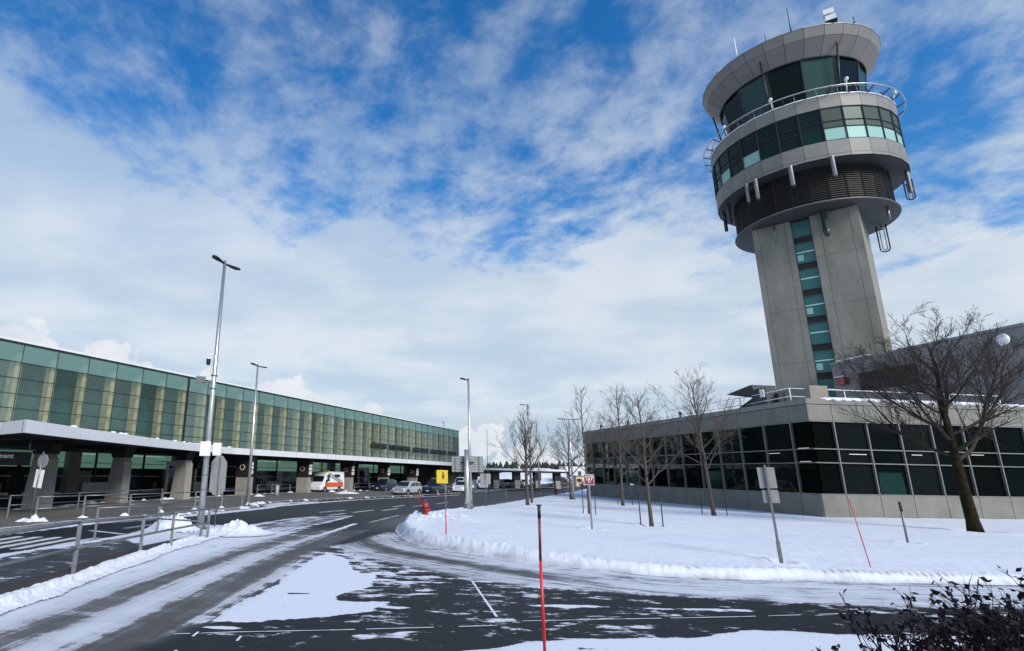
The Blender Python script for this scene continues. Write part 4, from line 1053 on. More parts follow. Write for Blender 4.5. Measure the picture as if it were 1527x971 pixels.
# ------------------------------------------------------------------ poles, signs, railings
def lamp_post(x, y, z, h, r, label, blade, az, extras=0, thick=0):
    t = thing('lamp_post', label, 'lamp post', (x, y, z), 0, 'tall street lamps along the road')
    m = MB(); m.tube([(0,0,0),(0,0,h*.4),(0,0,h)], [r*1.35, r, r*.62], 14); m.build('pole', M['alu'], t)
    m = MB(); m.box((0,0,.03),(r*5,r*5,.06)); m.lathe([(r*2.1,0),(r*2.1,.1),(r*1.45,.28)], n=12); m.build('base_plate', M['galv_dark'], t)
    L_ = blade
    for sgn in ((1, -1) if L_[1] else (1,)):
        ln_ = L_[0] if sgn > 0 else L_[1]
        d = (math.sin(az)*sgn, math.cos(az)*sgn); px_, py_ = -d[1], d[0]
        m = MB(); w0, w1 = .06, .15; zt = h-.18
        pts = []
        P = []
        for q, w_ in ((0,.05),(.25,.07),(.55,.15),(.85,.17),(1,.06)):
            P.append((d[0]*ln_*q, d[1]*ln_*q, w_, zt + q*.10))
        V = []; F = []
        for a, b_, w_, zz in P:
            V += [(a+px_*w_, b_+py_*w_, zz), (a+px_*w_*.7, b_+py_*w_*.7, zz+.06), (a-px_*w_*.7, b_-py_*w_*.7, zz+.06), (a-px_*w_, b_-py_*w_, zz)]
        for i in range(len(P)-1):
            for k in range(4): F.append((i*4+k, i*4+(k+1) % 4, i*4+4+(k+1) % 4, i*4+4+k))
        F += [(0,1,2,3)[::-1], tuple(len(V)-4+k for k in range(4))]
        m.add(V, F); m.build('luminaire', M['darkmetal'], t)
    if extras:
        m = MB(); m.box((-.02,-.22,3.35),(.42,.22,.62)); m.build('junction_box', M['white'], t, bevel=.02)
        m = MB(); m.box((.42,.05,3.35),(.34,.22,.55)); m.box((.2,0,3.3),(.3,.06,.06)); m.build('junction_box', M['white'], t, bevel=.02)
        m = MB(); m.tube([(0,0,7.55),(-.15,-.05,7.62),(-.28,-.08,7.6),(-.30,-.08,7.45)], .025, 6); m.ball((-.30,-.08,7.36), .10, 6); m.build('camera_arm', M['white'], t)
        m = MB(); m.ball((-.30,-.08,7.20), .10, 6, (1,1,1.2)); m.lathe([(.1,7.2),(.1,7.38)], (-.3,-.08,0), 12); m.build('dome_camera', M['black'], t)
        m = MB(); m.tube([(0,0,6.35),(-.35,-.1,6.30),(-.5,-.12,6.3)], .03, 6); m.build('floodlight_arm', M['galv'], t)
        m = MB(); m.box((-.55,-.14,6.38),(.42,.12,.34), .3, .5); m.build('floodlight', M['signback'], t)
        m = MB()
        for z_ in (.9, 1.6, 2.2, 6.0, 6.6): m.lathe([(r*1.28,z_),(r*1.32,z_+.03),(r*1.28,z_+.06)], n=12)
        m.build('collar', M['galv'], t)
    return t
lamp_post(-7.68, 24.94, .12, 12.2, .115, 'tallest lamp post with white junction boxes and a dome camera', (.85, 1.15), R(203), 1)
lamp_post(-9.78, 42.55, .13, 10.5, .10, 'slim double headed lamp post on the far pavement corner', (.85, 1.2), R(203))
lamp_post(6.42, 41.2, .3, 9.3, .10, 'lamp post right behind the thick silver sign post', (.75, 0), R(240))
lamp_post(15.28, 58.28, .3, 9.6, .085, 'single headed lamp post behind the first tree on the snow', (.8, 0), R(280))
lamp_post(20.27, 73.31, .3, 9.1, .085, 'farther lamp post seen through the second tree', (.8, 0), R(280))
lamp_post(19.62, 58.56, .3, 8.2, .08, 'T shaped lamp post behind the third tree', (1.15, 1.15), R(92))
m = MB(); m.tube([(0,0,0),(0,0,8.6)], [.06,.03], 8); m.tube([(0,0,6.5),(1.2,.3,6.5)], .025, 5)
tag(m.build('flag_pole', M['galv'], loc=(14.6,78.0,.1)), 'very thin mast standing beyond the gantry sign', 'mast')
for i, (x, y, z, h_) in enumerate([(-39.6,63.0,10.9,1.5),(12.0,108.5,10.95,1.4)]):
    m = MB(); m.tube([(0,0,0),(0,0,h_)], .05, 6); m.box((-.1,0,h_),(.35,.1,.12)); tag(m.build('roof_mast', M['darkmetal'], loc=(x,y,z)), ['short mast on the terminal roof near its left end','short mast on the terminal roof at its far end'][i], 'mast')

# gantry sign
t = thing('gantry_sign', 'large ribbed road sign seen from behind on a thick silver post', 'road sign', (6.05,40.33,.3))
m = MB(); m.tube([(0,0,0),(0,0,1.5),(0,0,4.0)], [.235,.19,.155], 18); m.build('post', M['alu'], t)
m = MB(); m.lathe([(.40,0),(.36,.06),(.24,.25)], n=14); m.build('base', M['galv'], t)
m = MB()
for k in range(6): m.box((.12,.32,2.55+k*.18),(2.25,.03,.17))
m.build('panel', M['signback'], t)
m = MB()
for x in (-.75,.75+.2): m.box((x,.27,3.0),(.06,.06,1.12))
for k in range(7): m.box((.12,.295,2.46+k*.18),(2.25,.05,.02))
m.build('rail', M['galv'], t)
m = MB(); m.box((.1,.17,3.1),(.9,.1,.06)); m.build('clamp', M['bark_moss'], t)
def post(m, z0, z1, r): m.tube([(0,0,z0),(0,0,z1)], r, 6)
t = thing('road_sign', 'rectangular grey sign back on a thin post at the snow edge', 'road sign', (8.07,44.21,.3))
m = MB(); post(m, -.1, 2.35, .035); m.build('post', M['galv'], t)
m = MB(); m.box((-.0,.05,1.97),(.80,.02,.78)); m.build('panel', M['signback'], t, bevel=.008)
t = thing('road_sign', 'tall road sign with two stacked grey backs in front of the office glazing', 'road sign', (11.83,17.39,.28), R(-20))
t.rotation_euler = (0, R(-1.5), R(-20))
m = MB(); m.box((0,0,1.36),(.06,.05,2.8)); m.box((0,.0,.25),(.09,.07,.6)); m.build('post', M['galv_dark'], t)
m = MB(); m.box((.02,.05,2.38),(.46,.015,.62)); m.build('panel', M['signback'], t, bevel=.006)
m = MB(); m.box((.04,.05,1.83),(.42,.015,.38)); m.build('panel', M['signback'], t, bevel=.006)
t = thing('road_sign', 'maroon square yield ahead sign on a grey post before the third young tree', 'road sign', (9.45,26.02,.28))
m = MB(); m.box((0,0,1.0),(.07,.05,2.2)); m.build('post', M['galv'], t)
m = MB(); m.box((0,-.04,2.18),(.44,.02,.44)); m.build('panel', M['signred'], t)
m = MB(); m.box((0,-.036,2.18),(.47,.02,.47)); m.build('border', M['signwhite'], t)
m = MB()
tri = [(-.17,2.33),(.17,2.33),(0,2.03)]
for i in range(3):
    a, b_ = tri[i], tri[(i+1) % 3]; m.tube([(a[0],-.055,a[1]),(b_[0],-.055,b_[1])], .018, 4)
m.box((0,-.055,2.22),(.04,.01,.12)); m.build('symbol', M['signwhite'], t)
t = thing('road_sign', 'yellow pedestrian sign with a red figure on a thin stake', 'road sign', (2.61,23.15,.28))
m = MB(); post(m, 0, 2.4, .022); m.build('post', M['galv'], t)
m = MB(); post(m, 0, .9, .026); m.build('sleeve', M['stake_red'], t)
m = MB(); m.box((-.14,-.03,2.20),(.46,.02,.52)); m.build('panel', M['yellow'], t, bevel=.009)
m = MB(); m.ball((-.10,-.045,2.36), .035, 5, (1,.3,1)); m.add([(-.14,-.045,2.31),(-.06,-.045,2.31),(-.05,-.045,2.2),(-.07,-.045,2.08),(-.10,-.045,2.16),(-.13,-.045,2.08),(-.15,-.045,2.2)],[(0,6,5,4,3,2,1)]); m.build('symbol', M['signred'], t)
t = thing('road_sign', 'round sign back above a tilted square plate beside the nearest canopy column', 'road sign', (-16.0,26.6,.12))
t.rotation_euler = (0, R(4), R(-20))
m = MB(); m.tube([(0,0,0),(0,0,3.15)], .035, 6); m.build('post', M['galv'], t)
m = MB(); m.tube([(0,.05,2.72),(0,.075,2.72)], .33, 20); m.build('round_plate', M['signback'], t)
m = MB(); m.box((-.02,.05,1.92),(.52,.02,.82)); m.build('panel', M['signwhite'], t, bevel=.008)
t = thing('road_sign', 'grey octagonal stop sign back on a post beside the tallest lamp post', 'road sign', (-7.45,26.3,.12), R(50))
m = MB(); post(m, -.1, 3.0, .03); m.build('post', M['galv_dark'], t)
m = MB(); w_ = .42
m.extrude([(-w_,1.55),(-w_*.4,1.35),(w_*.4,1.35),(w_,1.55),(w_,2.8),(w_*.4,3.1),(-w_*.4,3.1),(-w_,2.8)], .05, .07); m.build('panel', M['signback'], t)
# stakes
def stake(name, x, y, z, h_, r_, mat, label, cat, lean=(0,0), group=None):
    m = MB(); m.tube([(0,0,0),(lean[0],lean[1],h_)], r_, 7)
    return tag(m.build(name, M[mat], loc=(x,y,z)), label, cat, group)
t = thing('snow_stake', 'red snow marker stake with a black tip standing in the near foreground', 'marker stake', (2.30,8.45,0))
m = MB(); m.tube([(0,0,0),(.0,0,1.42)], .022, 8); m.build('red_sleeve', M['stake_red'], t)
m = MB(); m.tube([(0,0,1.42),(0.012,0,2.0)], .020, 8); m.build('dark_red_sleeve', M['signred'], t)
m = MB(); m.tube([(0.012,0,2.0),(0.015,0,2.17)], .024, 8); m.box((.015,0,2.18),(.07,.03,.02)); m.build('black_tip', M['stake_black'], t)
stake('snow_stake', 14.01,16.86,.2, 1.9, .013, 'stake_red', 'thin leaning red marker stake at the right snow bank', 'marker stake', (-.20,.1))
stake('snow_stake', 3.02,46.2,0, .95, .02, 'stake_red', 'thin faded red stake at the road edge behind the hydrant', 'marker stake')
stake('marker_post', 20.41,22.63,.25, 1.3, .04, 'galv', 'short grey post with dark top standing alone in the snow', 'post')
m = MB(); m.tube([(20.41,22.63,1.5),(20.40,22.63,1.85)], .05, 7); tag(m.build('post_cap', M['stake_black']), 'dark sleeve on top of the short grey post', 'post sleeve')
for x, y, l in [(6.95,44.5,'short grey post between the thick sign post and the small sign back'),(11.2,51.5,'short dark post at the snow edge left of the first tree'),(24.2,76.0,'short post beside the distant hydrant')]:
    stake('marker_post', x, y, .2, 1.15, .035, 'galv_dark', l, 'post')
# hydrants
def hydrant(x, y, z, label, k=1.0):
    t = thing('fire_hydrant', label, 'fire hydrant', (x, y, z)); t.scale = (k, k, k)
    m = MB(); m.lathe([(.17,0),(.17,.06),(.13,.08),(.13,.60),(.165,.62),(.165,.67),(.145,.69),(.14,.78),(.10,.83),(.01,.84)], n=14, rev=False); m.build('barrel', M['red'], t)
    m = MB(); m.box((0,0,.92),(.06,.06,.08)); m.build('stem_nut', M['red'], t)
    for dx, dy in ((-1,-.2),(.2,-1),(1,.2)):
        m = MB(); m.tube([(dx*.1,dy*.1,.5),(dx*.2,dy*.2,.5)], .075, 8); m.tube([(dx*.2,dy*.2,.5),(dx*.235,dy*.235,.5)], .055, 6); m.build('outlet', M['stake_black'] if dx < 0 else M['red'], t)
    return t
hydrant(2.43, 31.4, .12, 'red fire hydrant in the ploughed snow at the island tip', 1.15)
hydrant(22.3, 73.2, .25, 'small distant red hydrant on the snow behind the trees')

# railings
def railing(pts, label, h_=1.05, r_=.035, group='steel pedestrian railings', flat=False, z=.12):
    x0, y0 = pts[0]; t = thing('railing', label, 'railing', (x0, y0, z), 0, group)
    P = [(x-x0, y-y0) for x, y in pts]
    for p, hh in zip(P, h_ if hasattr(h_, '__len__') else [h_]*len(P)):
        m = MB(); m.box((p[0],p[1],hh/2),(r_*2.6,r_*1.6,hh), R(20)); m.build('post', M['galv'] if not flat else M['galv_dark'], t)
    for fz in (1.0, .52):
        m = MB()
        for i in range(len(P)-1):
            h0 = (h_[i] if hasattr(h_, '__len__') else h_); h1 = (h_[i+1] if hasattr(h_, '__len__') else h_)
            m.tube([(P[i][0],P[i][1],h0*fz-.03),(P[i+1][0],P[i+1][1],h1*fz-.03)], r_, 6)
        m.build('rail', M['galv'], t)
    return t
railing([(-7.6,7.4),(-7.42,10.6),(-7.22,14.07),(-7.1,17.51),(-6.9,19.45),(-6.55,22.25)], 'near railing along the snowy kerb of the traffic island', [1.22,1.22,1.22,1.1,1.08,1.05], .036)
railing([(-6.85,22.4),(-8.87,23.3),(-10.2,21.0)], 'railing crossing behind the lamp post on the traffic island', 1.08, .03)
railing([(-16.1,27.21),(-15.04,29.44),(-13.67,31.6),(-12.82,33.94),(-11.75,36.66),(-10.72,39.05),(-9.95,41.5)], 'long railing on the far pavement edge', 1.1, .03)
railing([(-20.2,25.5),(-18.3,28.6)], 'short railing at the near end of the far pavement', .95, .03)
railing([(-19.2,30.0),(-18.0,34.5),(-17.3,39.0),(-16.6,43.8)], 'railing in the shade between the broad concrete columns', 1.0, .025)
railing([(-13.0,60.5),(-11.9,62.8),(-10.4,65.8)], 'railing between the two columns left of the ambulance', 1.0, .025)
railing([(-3.6,78.5),(-1.6,82),(-.2,85.2)], 'railing behind the silver car under the canopy', 1.0, .025)
railing([(-31.0,57.0),(-28.6,61.5),(-26.2,66.0)], 'railing before the terminal shopfront', .95, .03)
railing([(-7.5,71.5),(-6.0,74.3)], 'short railing beside the ambulance rear', 1.0, .025)

# ------------------------------------------------------------------ vehicles
def car(label, cat, name, paint, loc, heading, L=4.5, W=1.82, H=1.65, kind='suv', lower='plastic', group=None):
    """x forward; lofted body of cross sections"""
    t = thing(name, label, cat, (loc[0], loc[1], .0), heading, group)
    if kind == 'suv':
        st = [(-.5,.42,.75,.90,.90,.80),(-.485,.30,.72,1.02,1.35,.90),(-.44,.26,.74,1.06,1.55,.98),(-.25,.24,.74,1.05,H,1),(.0,.24,.74,1.03,H,1),(.12,.24,.74,1.02,H*.955,1),(.26,.24,.73,1.0,1.06,1),(.34,.24,.72,.98,.99,1),(.45,.26,.68,.90,.91,.95),(.49,.32,.60,.80,.80,.84),(.5,.36,.55,.70,.70,.78)]
        cab = (2, 6); wheels = (-.30, .31); wr = .36
    elif kind == 'pickup':
        st = [(-.5,.45,.75,1.0,1.0,.97),(-.49,.40,.75,1.08,1.08,1),(-.14,.36,.75,1.08,1.08,1),(-.13,.36,.75,1.08,1.62,1),(-.10,.36,.75,1.10,H,1),(.06,.36,.75,1.10,H,1),(.17,.36,.75,1.10,1.14,1),(.30,.36,.75,1.08,1.09,1),(.45,.38,.72,1.02,1.03,.97),(.49,.42,.66,.95,.95,.92),(.5,.45,.6,.8,.8,.85)]
        cab = (3, 6); wheels = (-.32, .33); wr = .42
    elif kind == 'van':
        st = [(-.5,.35,.8,1.3,H*.97,.96),(-.495,.32,.8,1.3,H,1),(-.2,.30,.8,1.3,H,1),(.12,.30,.8,1.3,H,1),(.22,.30,.8,1.3,H*.96,1),(.30,.30,.8,1.28,H*.80,1),(.385,.30,.8,1.22,1.30,1),(.42,.31,.76,1.12,1.14,.98),(.48,.34,.66,.95,.96,.93),(.5,.38,.6,.8,.8,.86)]
        cab = (3, 6); wheels = (-.27, .33); wr = .36
    else:  # sedan
        st = [(-.5,.40,.6,.85,.85,.85),(-.47,.28,.62,.95,.97,.95),(-.36,.24,.64,.97,1.0,1),(-.2,.22,.64,.95,H*.97,1),(.0,.22,.64,.94,H,1),(.1,.22,.64,.93,H*.97,1),(.26,.22,.62,.9,.93,1),(.44,.24,.6,.82,.83,.95),(.49,.30,.55,.7,.7,.84),(.5,.34,.5,.62,.62,.78)]
        cab = (2, 6); wheels = (-.29, .31); wr = .33
    V = []; F = []; n = 12; rings = []
    for x, zb, zm, zs, zr, wf in st:
        hw = W/2*wf; rw = hw*(.80 if zr-zs > .15 else .90)
        if kind == 'van' and zr-zs > .15: rw = hw*.90
        X_ = x*L
        half = [(0,zb),(hw*.86,zb),(hw*.97,zb+.12),(hw,zm),(hw*.985,zs),(rw,max(zr-.05, zs+.002)),(rw*.86,zr)]
        ringp = [(X_, y, z) for y, z in half] + [(X_, -y, z) for y, z in half[::-1][:-1]]
        rings.append(half); V += ringp
    n = 13
    for i in range(len(st)-1):
        for k in range(n): F.append((i*n+k, i*n+(k+1) % n, (i+1)*n+(k+1) % n, (i+1)*n+k))
    F += [tuple(range(n))[::-1], tuple((len(st)-1)*n+k for k in range(n))]
    m = MB(); m.add(V, F, False); body = m.build('body', M[paint], t, bevel=.03)
    # glazing: side windows, windscreen
    def ipt(x, k, push=.012):
        xs = [s_[0] for s_ in st]; i = max(j for j in range(len(xs)) if xs[j] <= x+1e-9); i = min(i, len(xs)-2); q = (x-xs[i])/(xs[i+1]-xs[i]) if xs[i+1] > xs[i] else 0
        a, b_ = rings[i][k], rings[i+1][k]; return (a[0]*(1-q)+b_[0]*q, a[1]*(1-q)+b_[1]*q)
    a_, b_ = st[cab[0]][0], st[cab[1]][0]
    if kind == 'van': segs = [(.135,.245)]
    elif kind == 'pickup': segs = [(-.10,.01),(.02,.13)]
    elif kind == 'suv': segs = [(-.43,-.31),(-.29,-.09),(-.07,.16)]
    else: segs = [(-.28,-.10),(-.08,.16)]
    for sgn in (1, -1):
        for x0, x1 in segs:
            w = MB(); q = []
            for x in (x0, x1):
                (y4, z4), (y5, z5) = ipt(x, 4), ipt(x, 5)
                f0, f1 = .10, .86
                q.append([(x*L, sgn*(y4+(y5-y4)*f+.012), z4+(z5-z4)*f) for f in (f0, f1)])
            quad = [q[0][0], q[1][0], q[1][1], q[0][1]]
            if sgn < 0: quad = quad[::-1]
            w.quad(*quad); w.build('side_window', M['carglass'], t)
    i = cab[1]-1
    for i0, i1, sg, nm in ((cab[1]-1, cab[1], 1, 'windscreen'),):
        (yA, zA), (yB, zB) = rings[i0][6], rings[i1][6]; xA, xB = st[i0][0]*L, st[i1][0]*L
        dx, dz = xB-xA, zB-zA; l = math.hypot(dx, dz); nx, nz = -dz/l*.02, dx/l*.02
        f0, f1 = .06, .94
        w = MB(); w.quad(*[(xA+dx*f+nx, s_*(yA+(yB-yA)*f)*1.02, zA+dz*f+nz) for f, s_ in ((f0,1),(f0,-1),(f1,-1),(f1,1))][::-1]); w.build(nm, M['carglass'], t)
    if kind in ('suv', 'sedan'):
        w = MB(); x_ = -.488*L if kind == 'suv' else -.37*L
        w.quad((x_-.06,-W*.34,1.08 if kind == 'suv' else 1.0),(x_-.06,W*.34,1.08 if kind == 'suv' else 1.0),(x_+.05,W*.32,1.42 if kind == 'suv' else 1.25),(x_+.05,-W*.32,1.42 if kind == 'suv' else 1.25)); w.build('rear_window', M['carglass'], t)
    # lower cladding, bumper, grille, lamps, mirrors
    m = MB(); m.box((0,0,.34),(L*.93,W*.985,.16)); m.box((L*.478,0,.42),(.16,W*.78,.26)); m.box((-L*.478,0,.42),(.16,W*.78,.24)); m.build('cladding', M[lower], t, bevel=.03)
    fz = .74 if kind != 'pickup' else .86
    m = MB(); m.box((L*.487,0,fz),(.06,W*.42,.16)); m.build('grille', M['plastic'], t, bevel=.01)
    m = MB(); m.box((L*.499,0,.50),(.02,.36,.12)); m.build('licence_plate', M['signwhite'], t)
    for sgn in (1, -1):
        m = MB(); m.box((L*.472,sgn*W*.33,fz+.03),(.16,.34,.13), -sgn*.35); m.build('headlight', M['headlamp'], t, bevel=.02)
        m = MB(); m.box((-L*.488,sgn*W*.36,.98),(.10,.18,.28)); m.build('tail_light', M['signred'], t, bevel=.02)
        m = MB(); m.box((.175*L if kind != 'van' else .30*L,sgn*(W/2+.10),1.08 if kind != 'van' else 1.45),(.12,.18,.16 if kind != 'van' else .34)); m.build('mirror', M['plastic' if kind in ('van','pickup') else paint], t, bevel=.02)
        for x in wheels:
            m = MB(); m.tube([(x*L,sgn*(W/2-.24),wr),(x*L,sgn*(W/2-.20),wr),(x*L,sgn*(W/2+.005),wr)], [wr,wr,wr*.97], 22); wh = m.build('wheel', M['rubber'], t)
            m = MB(); m.tube([(x*L,sgn*(W/2+.006),wr),(x*L,sgn*(W/2+.02),wr)], [wr*.64,wr*.60], 16)
            m.build('rim', M['rim'], wh)
            m = MB()
            for k in range(5):
                a = 2*PI*k/5; m.box((x*L+math.cos(a)*wr*.45, sgn*(W/2+.018), wr+math.sin(a)*wr*.45),(.07,.02,.07))
            m.build('rim_gap', M['rubber'], wh)
            m = MB()
            pts = [(x*L+math.cos(q)*(wr+.05), sgn*(W/2-.005), wr+math.sin(q)*(wr+.05)) for q in np.linspace(-.2, PI+.2, 14)]
            m.tube(pts, .05, 5); m.build('wheel_arch', M[lower], t)
    return t
HD = R(61.4+180)
car('silver sport utility car parked at the kerb', 'car', 'parked_car', 'silver', (3.15,68.6), HD-R(3), 4.55, 1.84, 1.68, 'suv')
car('dark blue pickup truck parked behind the silver car', 'pickup truck', 'pickup_truck', 'navy', (7.15,74.3), HD, 5.6, 1.98, 1.92, 'pickup')
car('white sport utility car partly behind the thick silver post', 'car', 'parked_car', 'carwhite', (11.6,81.0), HD, 4.6, 1.86, 1.70, 'suv')
car('dark blue car in the shade under the canopy', 'car', 'parked_car', 'bluecar', (.6,81.5), HD, 4.7, 1.86, 1.75, 'suv')
car('red car between the silver car and the dark pickup', 'car', 'parked_car', 'maroon', (4.0,84.0), HD, 4.4, 1.8, 1.5, 'sedan')
car('white sport utility car farther up the lane behind the thick post', 'car', 'parked_car', 'carwhite', (14.0,99.5), HD, 4.8, 1.9, 2.1, 'suv')
car('white car beyond the small grey sign back', 'car', 'parked_car', 'carwhite', (18.6,103.5), HD+R(15), 4.8, 1.9, 2.0, 'suv')
car('dark grey estate car in the open beyond the far canopy', 'car', 'parked_car', 'greycar', (44.0,141.0), R(180), 5.9, 2.0, 2.5, 'sedan')
grp = 'cars waiting under the far canopy'
for i, (x, y, p_, k_, l) in enumerate([(26.5,124,'carwhite','suv','leftmost distant white car under the far canopy'),(30.0,128,'silver','sedan','distant silver car beside the leftmost white one'),(33.5,133,'carwhite','suv','distant white car between the two young trees'),(37.0,138,'silver','suv','distant silver car left of the dark estate'),(50.5,139,'carwhite','sedan','distant white car right of the dark estate'),(22.6,120,'silver','suv','distant silver car next to the far canopy end')]):
    car(l, 'car', 'parked_car', p_, (x, y), R(200+25*i), 4.6, 1.9, 1.75, k_, group=grp)
# ambulance-like transfer bus
am = car('white high roofed ambulance with an orange side stripe under the canopy', 'ambulance', 'ambulance', 'carwhite', (-7.0,73.7), HD+R(2), 5.7, 2.0, 2.62, 'van')
for sgn in (1, -1):
    m = MB(); m.box((-.30,sgn*1.006,1.0),(4.4,.012,.56)); m.build('stripe', M['orange'], am)
    m = MB(); m.box((-1.0,sgn*.985,2.1),(1.3,.03,.34), 0); m.build('side_window', M['carglass'], am)
m = MB(); m.add([(2.78,-.6,.92),(2.2,-.93,1.0),(2.2,-.93,.8),(2.7,-.7,.8)], [(0,1,2,3)]); m.add([(2.45,.9,1.05),(2.45,-.9,1.05),(2.72,-.8,.97),(2.72,.8,.97)], [(0,1,2,3)]); m.build('bonnet_stripe', M['orange'], am)
m = MB(); m.box((.5,0,2.68),(.35,1.1,.12)); m.ball((.9,0,2.72), .13, 6); m.build('light_bar', M['yellow'], am)
m = MB()
a3, b3 = Vector((1.0,1.04,2.45)), Vector((-2.1,1.04,1.45))
for dz in (0, -.32): m.tube([a3+Vector((0,0,dz)), b3+Vector((0,0,dz))], .03, 5)
for k in range(8): q = a3.lerp(b3, (k+.5)/8); m.tube([q, q+Vector((0,0,-.32))], .02, 4)
m.build('ladder_rack', M['darkmetal'], am)

# ------------------------------------------------------------------ far canopy, far buildings, far trees
fc = thing('far_canopy', 'lower dark canopy continuing beyond the terminal over distant cars', 'canopy', (15.8,108,0))
d_ = (22.5, 9.5)
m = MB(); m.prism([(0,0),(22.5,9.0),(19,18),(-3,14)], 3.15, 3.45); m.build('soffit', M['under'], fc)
m = MB(); m.prism([(-.15,-.15),(22.7,8.95),(19.1,18.2),(-3.1,14.2)], 3.455, 3.85); m.build('fascia', M['fascia'], fc)
for k in range(5):
    m = MB(); m.prism([(1.5+k*4.6,1.6+k*1.85),(2.6+k*4.6,2.0+k*1.85),(2.4+k*4.6,2.6+k*1.85),(1.3+k*4.6,2.2+k*1.85)], .0, 1.6); m.build('column_base', M['col_conc'], fc)
    m = MB(); m.prism([(1.3+k*4.6,1.5+k*1.85),(2.8+k*4.6,2.1+k*1.85),(2.6+k*4.6,2.9+k*1.85),(1.1+k*4.6,2.3+k*1.85)], 1.6, 3.14); m.build('column_head', M['black'], fc)
t = thing('bus_shelter', 'long low grey concrete shelter in the far distance', 'shelter', (62,168,0))
m = MB(); m.box((0,0,4.7),(17,6,1.3)); m.build('roof', M['fascia'], t)
m = MB()
for k in range(5): m.box((-7+3.5*k,0,2),(.7,.7,4))
m.build('pillar', M['col_conc'], t)
t = thing('kiosk', 'small beige pay booth at the far car park', 'kiosk', (50.5,146,0))
m = MB(); m.box((0,0,1.3),(2.0,2.0,2.6)); m.build('wall', M['beige'], t)
m = MB(); m.box((0,0,2.7),(2.4,2.4,.2)); m.build('roof', M['coping'], t)
m = MB(); m.box((-.2,-1.01,1.6),(1.2,.04,.8)); m.build('window', M['carglass'], t)
# distant snow hill
Xh, Yh = np.meshgrid(np.linspace(20, 110, 120), np.linspace(165, 215, 60), indexing='ij')
hh = 4.6*np.exp(-((Xh-62)/30)**4)*np.exp(-((Yh-190)/15)**2)*(1+.5*fbm(Xh, Yh, .2, 5, 12)) - .03
grid_mesh('snow_hill', Xh.T, Yh.T, hh.T, M['snow'], attrs=dict(dirt=0*hh.T))
# far treeline
def treeline(name, x0, x1, y, n, h0, h1):
    m = MB()
    for k in range(n):
        x = random.uniform(x0, x1); yy = y+random.uniform(-8, 8); h_ = random.uniform(h0, h1)
        V = []; F = []; r_ = h_*.32
        for j in range(5):
            zz = h_*(.05+.95*j/4); rr = r_*(1-j/4)**.8*(1+.3*random.random())+.05
            for q in range(6): a = q*PI/3+random.random()*.5; V.append((x+rr*math.cos(a)*random.uniform(.7,1.2), yy+rr*math.sin(a), zz))
        for j in range(4):
            for q in range(6): F.append((j*6+q, j*6+(q+1) % 6, j*6+6+(q+1) % 6, j*6+6+q))
        m.add(V, F)
    return tag(m.build(name, M['treeline']), kind='stuff')
treeline('woods', 30, 150, 330, 240, 5, 11); treeline('woods', 78, 100, 235, 40, 5, 8)
treeline('woods', -420, 60, 480, 300, 6, 12)

# ------------------------------------------------------------------ bare trees
def grow_tree(H, spread, trunk_r, fork, seed, nlim=17, dens=1.0, lean=(0,0), up=.62, twig_r=.007, multi=0):
    rnd = random.Random(seed)
    TR, CR = MB(), MB()
    def branch(p, d, L_, r_, lvl):
        n = max(3, int(L_/(.45 if lvl < 2 else .3))); pts = [p.copy()]; rad = [r_]; cur = p.copy(); dd = d.copy()
        for i in range(n):
            q = (i+1)/n
            dd = (dd + Vector((rnd.gauss(0,.10), rnd.gauss(0,.10), rnd.gauss(.04,.05)+ (.05 if lvl == 1 else 0)))).normalized()
            cur = cur + dd*(L_/n); pts.append(cur.copy()); rad.append(max(twig_r*.55, r_*(1-q*.85)))
        CR.tube(pts, rad, 5 if lvl < 2 else (4 if lvl == 2 else 3), True, False)
        if lvl >= 4: return
        kids = {1: int(5*dens+L_*1.6), 2: int(3*dens+L_*2.2), 3: int(2+L_*3.0)}.get(lvl, 0)
        if L_ < .25: return
        for k in range(kids):
            q = rnd.uniform(.18, .98); j = min(n-1, int(q*n)); base = pts[j].lerp(pts[j+1], q*n-j)
            t_ = (pts[j+1]-pts[j]).normalized()
            perp = t_.cross(Vector((rnd.gauss(0,1), rnd.gauss(0,1), rnd.gauss(0,1))))
            if perp.length < .01: continue
            perp.normalize(); ang = rnd.uniform(.45, .85)
            nd = (t_*math.cos(ang)+perp*math.sin(ang)); nd.z += .15; nd.normalize()
            branch(base, nd, L_*rnd.uniform(.28,.55)*(1.15-q*.5), max(twig_r*.8, rad[j]*.55), lvl+1)
    # trunk
    pts = []; rad = []
    n = 16; off = Vector((0,0,0))
    for i in range(n+1):
        q = i/n; off += Vector((rnd.gauss(0,.03)*H/8, rnd.gauss(0,.03)*H/8, 0))
        pts.append(Vector((lean[0]*q, lean[1]*q, H*q*.93)) + off*q); rad.append(trunk_r*(1.25 if i == 0 else 1)*(1-q)**.8+.012)
    TR.tube(pts, rad, 10)
    nb = int(nlim*dens)
    for k in range(nb):
        q = fork + (1-fork)*((k+.3*rnd.random())/nb)**1.05*.97
        j = min(n-1, int(q*n)); base = pts[j].lerp(pts[j+1], q*n-j)
        a = k*2.4+rnd.uniform(-.4,.4); elev = up + .35*q + rnd.uniform(-.12,.12)
        el = min(1.35, elev)
        d = Vector((math.cos(a)*math.cos(el), math.sin(a)*math.cos(el), math.sin(el)))
        ql = (q-fork)/(1-fork)
        Lb = spread*(1.12-ql*.80)*rnd.uniform(.75,1.08)
        branch(base, d, Lb, max(.02, rad[j]*rnd.uniform(.42,.6)), 1)
    return TR, CR
def tree(x, y, label, cat='tree', big=False, z=.22, group='young bare trees on the snow', **k):
    TR, CR = grow_tree(**k)
    t = thing('bare_tree', label, cat, (x, y, z), 0, group)
    TR.build('trunk', M['bark_moss' if big else 'bark'], t); CR.build('crown', M['twig_dark' if big else 'twig'], t)
    return t
